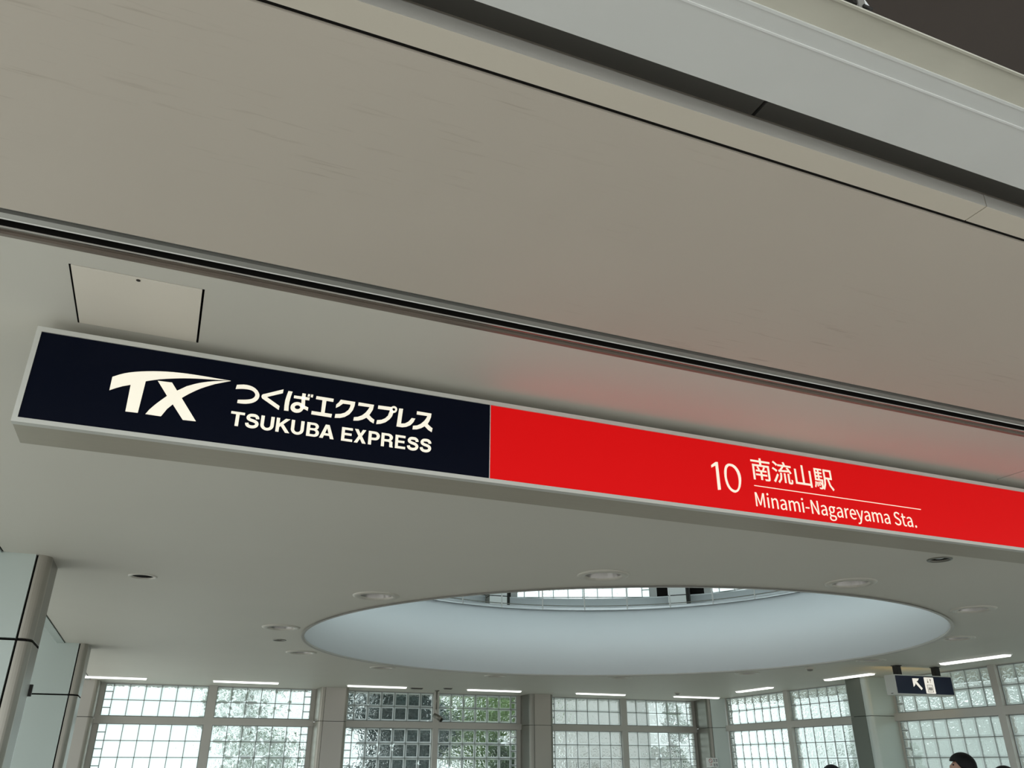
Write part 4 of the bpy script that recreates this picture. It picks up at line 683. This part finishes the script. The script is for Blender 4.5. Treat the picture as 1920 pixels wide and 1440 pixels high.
# ------------------------------------------------------------------ people in the hall
def person(label, loc, h, rz, mc, ml, hair_long=False):
    root = empty('person', loc, rz); tag(root, label, 'person'); k = h/1.70
    def skin(name, nodes, edges, m, sub=2, parent=root):
        me = bpy.data.meshes.new(name); me.from_pydata([[c*k for c in n[:3]] for n in nodes], edges, [])
        o = bpy.data.objects.new(name, me); COL.objects.link(o)
        o.modifiers.new('skin', 'SKIN'); sv = me.skin_vertices[0].data
        for i, n in enumerate(nodes):
            sv[i].radius = (n[3]*k, n[4]*k if len(n) > 4 else n[3]*k); sv[i].use_root = (i == 0)
        s = o.modifiers.new('sub', 'SUBSURF'); s.levels = s.render_levels = sub
        dg = bpy.context.evaluated_depsgraph_get(); m2 = bpy.data.meshes.new_from_object(o.evaluated_get(dg))
        bpy.data.objects.remove(o); m2.materials.clear(); m2.materials.append(m)
        for p in m2.polygons: p.use_smooth = True
        n2 = bpy.data.objects.new(name, m2); COL.objects.link(n2)
        if parent: n2.parent = parent
        return n2
    nodes = [(0, 0, 0.92, .13, .10), (0, 0, 1.10, .125, .09), (0, 0, 1.30, .14, .095), (0, 0.005, 1.40, .10, .07), (0, 0.0, 1.46, .052), (0, -0.026, 1.535, .061, .078), (0, -0.012, 1.58, .078, .092), (0, -0.012, 1.645, .066, .082)]
    edges = [(i, i+1) for i in range(7)]
    for s in (-1, 1):
        b0 = len(nodes)
        nodes += [(s*0.165, 0.005, 1.385, .056), (s*0.205, 0.02, 1.13, .043), (s*0.215, -0.04, 0.89, .03), (s*0.215, -0.055, 0.83, .036, .02)]
        edges += [(3, b0), (b0, b0+1), (b0+1, b0+2), (b0+2, b0+3)]
        for j, (dy, ln) in enumerate(((-0.028, .068), (-0.009, .078), (0.01, .073), (0.028, .058))):
            f = len(nodes); nodes += [(s*0.214, -0.055+dy, 0.79, .0085), (s*0.206, -0.056+dy*1.1, 0.79-ln*.55, .008), (s*0.196, -0.058+dy*1.1, 0.79-ln, .0065)]
            edges += [(b0+3, f), (f, f+1), (f+1, f+2)]
        f = len(nodes); nodes += [(s*0.205, -0.095, 0.815, .010), (s*0.197, -0.112, 0.78, .008)]; edges += [(b0+3, f), (f, f+1)]
        l0 = len(nodes)
        nodes += [(s*0.085, 0.0, 0.84, .088), (s*0.092, -0.01, 0.49, .058), (s*0.094, 0.015, 0.10, .038), (s*0.094, 0.0, 0.05, .04), (s*0.1, -0.12, 0.035, .035, .028)]
        edges += [(0, l0), (l0, l0+1), (l0+1, l0+2), (l0+2, l0+3), (l0+3, l0+4)]
    body = skin('body', nodes, edges, m_skin)
    # face: brow, nose, lips and ears drawn out of the head surface
    me = body.data
    for v in me.vertices:
        x, y, z = (c/k for c in v.co)
        if z > 1.5 and y < -0.03:
            f = lambda cx, cz, sx, sz: math.exp(-((x-cx)/sx)**2-((z-cz)/sz)**2)
            v.co.y -= k*(0.024*f(0, 1.583, .014, .022)+0.007*f(0, 1.545, .028, .010)-0.008*f(.033, 1.605, .018, .012)-0.008*f(-.033, 1.605, .018, .012))
    q = MB()
    for s in (-1, 1):
        q = MB(); q.lathe([(0.0001, -0.007*k), (0.006*k, -0.005*k), (0.008*k, 0), (0.006*k, 0.005*k), (0.0001, 0.007*k)], (s*0.030*k, -0.086*k, 1.600*k), m_ink, 12)
        q.build('eye', root)
    q = MB(); q.tube([(-0.02*k, -0.092*k, 1.540*k), (0, -0.101*k, 1.541*k), (0.02*k, -0.092*k, 1.540*k)], [0.003*k, 0.006*k, 0.003*k], m_pink, 8); q.build('lips', root)
    for s in (-1, 1):
        q = MB(); q.lathe([(0.0001, -0.03*k), (0.012*k, -0.02*k), (0.013*k, 0.005*k), (0.016*k, 0.022*k), (0.0001, 0.03*k)], (s*0.071*k, -0.002*k, 1.575*k), m_skin, 10)
        q.build('ear', root)
    # hair: cap over the skull with an uneven edge
    q = MB(); n, mm = 28, 12; vs = []; fs = []
    rnd = random.Random(len(label))
    for i in range(n):
        a = 2*PI*i/n; front = math.cos(a) # +1 towards the face
        sd_ = 1.57 if not hair_long else 1.50; bk = 1.40 if hair_long else 1.52
        e1 = min(1, max(0, (front-0.15)/0.5)); e2 = min(1, max(0, (front+0.6)/0.6))
        low = (bk*(1-e2)+sd_*e2)*(1-e1*e1*(3-2*e1))+1.632*e1*e1*(3-2*e1)
        low += rnd.uniform(-.002, .002)
        for j in range(mm+1):
            t = j/mm; el = PI/2*t
            rx, ry, rz_ = 0.092, 0.108, 0.098
            zz = 1.605+rz_*math.sin(el) if t > 0 else low
            zz = low+(1.700-low)*math.sin(el)
            cr = math.sqrt(max(0.0, 1-max(0.0, (zz-1.60)/0.1001)**2))
            wob = 1+0.02*math.sin(5*a+3*t)
            vs.append((rx*cr*wob*math.sin(a)*k, (-0.008-ry*cr*wob*front)*k, zz*k))
    for i in range(n):
        for j in range(mm): fs.append((i*(mm+1)+j, ((i+1) % n)*(mm+1)+j, ((i+1) % n)*(mm+1)+j+1, i*(mm+1)+j+1))
    q.mesh(vs, fs, m_hair, True); o = q.build('hair', root); sd = o.modifiers.new('thick', 'SOLIDIFY'); sd.thickness = 0.012; sd.offset = -1
    # clothes follow the body
    jn = [(0, 0, 0.83, .178, .135), (0, 0, 0.90, .175, .132), (0, 0, 1.10, .150, .112), (0, 0, 1.30, .158, .112), (0, 0.005, 1.405, .11, .078), (0, 0.004, 1.445, .068)]
    je = [(i, i+1) for i in range(5)]
    for s in (-1, 1):
        b0 = len(jn); jn += [(s*0.168, 0.005, 1.388, .08), (s*0.205, 0.02, 1.13, .056), (s*0.214, -0.035, 0.91, .045)]; je += [(4, b0), (b0, b0+1), (b0+1, b0+2)]
    skin('jacket', jn, je, mc)
    tn = [(0, 0, 0.97, .150, .118)]; te = []
    for s in (-1, 1):
        b0 = len(tn); tn += [(s*0.088, 0, 0.82, .1), (s*0.093, -0.01, 0.49, .075), (s*0.095, 0.012, 0.085, .06)]; te += [(0, b0), (b0, b0+1), (b0+1, b0+2)]
    skin('trousers', tn, te, ml)
    for s in (-1, 1): skin('shoe', [(s*0.095, 0.03, 0.045, .047, .044), (s*0.097, -0.06, 0.04, .046, .038), (s*0.101, -0.15, 0.032, .038, .029)], [(0, 1), (1, 2)], m_shoe)
    return root
person('tall black haired person facing left before the window behind the elevator sign', (6.43, 5.56, 0), 1.665, R(-135), m_coat, m_pant)
person('person at the far right whose black hair only just shows', (6.10, 4.93, 0), 1.565, R(-10), m_shirt, m_pant, True)
person('person whose hair tip shows below the window beside the corner column', (5.35, 5.95, 0), 1.57, R(150), m_coat, m_pant, True)

# ------------------------------------------------------------------ outside, seen through the glass blocks
def tree(label, x, y, h, rad, m, seed, z0=0.6, n=2600):
    rnd = random.Random(seed); root = empty('tree', (x, y, -0.01)); tag(root, label, 'tree', 'trees behind the glass blocks')
    q = MB(); q.tube([(0, 0, 0), (0.05, 0.03, h*0.4), (0, 0.05, h*0.8)], [0.11, 0.08, 0.04], m_bark, 8); q.build('trunk', root)
    q = MB(); blobs = []
    for i in range(16):
        a = rnd.uniform(0, 2*PI); r = rad*rnd.uniform(0.1, 0.75); z = z0+(h-z0)*rnd.uniform(0.05, 0.95)
        blobs.append((r*math.cos(a), r*math.sin(a), z, rad*rnd.uniform(0.3, 0.5)))
    for i in range(n):
        bx, by, bz, br = rnd.choice(blobs); d = Vector((rnd.gauss(0, 1), rnd.gauss(0, 1), rnd.gauss(0, 1))).normalized()*br*rnd.uniform(0.6, 1)
        c = Vector((bx, by, bz))+d
        if c.z < 0.12: c.z = 0.12+rnd.random()*0.1
        t1 = Vector((rnd.gauss(0, 1), rnd.gauss(0, 1), rnd.gauss(0, 0.6))).normalized(); t2 = t1.orthogonal(); s = rnd.uniform(0.05, 0.11)
        q.face([c-t1*s, c+t2*s*0.5, c+t1*s, c-t2*s*0.5], m)
    q.build('foliage', root, fix=False); return root
tree('dark leafed tree behind the left half of the middle window', 3.7, 14.8, 3.9, 1.15, m_leafd, 1, 0.2, 9000)
tree('bright green tree behind the right half of the middle window', 6.25, 16.9, 3.3, 1.0, m_leafl, 3, 1.0, 6000)
tree('darker green shrub low behind the right half of the middle window', 5.2, 13.1, 1.9, 0.42, m_leafm, 4, 0.1, 1800)
tree('grey green tree behind the right half of the leftmost window', 1.75, 18.5, 4.2, 1.5, m_leafm, 5, 0.3, 1500)
tree('slim green tree behind the back window nearest the corner', 10.5, 16.5, 3.8, 0.5, m_leafm, 6, 0.8, 1500)
tree('green shrub low outside the right wall window by the corner', 10.4, 10.2, 1.75, 0.8, m_leafm, 7, 0.1, 1600)
tree('low shrub outside the window behind the elevator sign', 10.4, 6.4, 1.7, 0.8, m_leafm, 8, 0.1, 1500)
root = empty('building', (9.05, 18.2, -0.01)); tag(root, 'pale rendered building behind the pale back window', 'building')
q = MB(); q.box(-1.25, 1.25, -1.2, 1.2, 0, 4.2, m_conc); q.build('walls', root)
q = MB(); q.box(-1.35, 1.35, -1.3, 1.3, 4.2, 4.4, m_wall); q.build('roof', root)
q = MB(); q.box(-0.9, -0.1, -1.24, -1.19, 0.6, 1.6, m_grey); q.build('window', root)
root = empty('backdrop_wall', (13.0, 7.5, -0.01)); tag(root, 'pale backdrop wall added outside the right wall windows', 'wall')  # added wall, greys the bright sky seen through the right windows
q = MB(); q.box(-0.12, 0.12, -6.5, 6.2, 0, 2.75, m_backdrop); q.build('panel', root)
q = MB(); q.box(-0.17, 0.17, -6.5, 6.2, 2.75, 2.83, m_wall); q.build('coping', root)
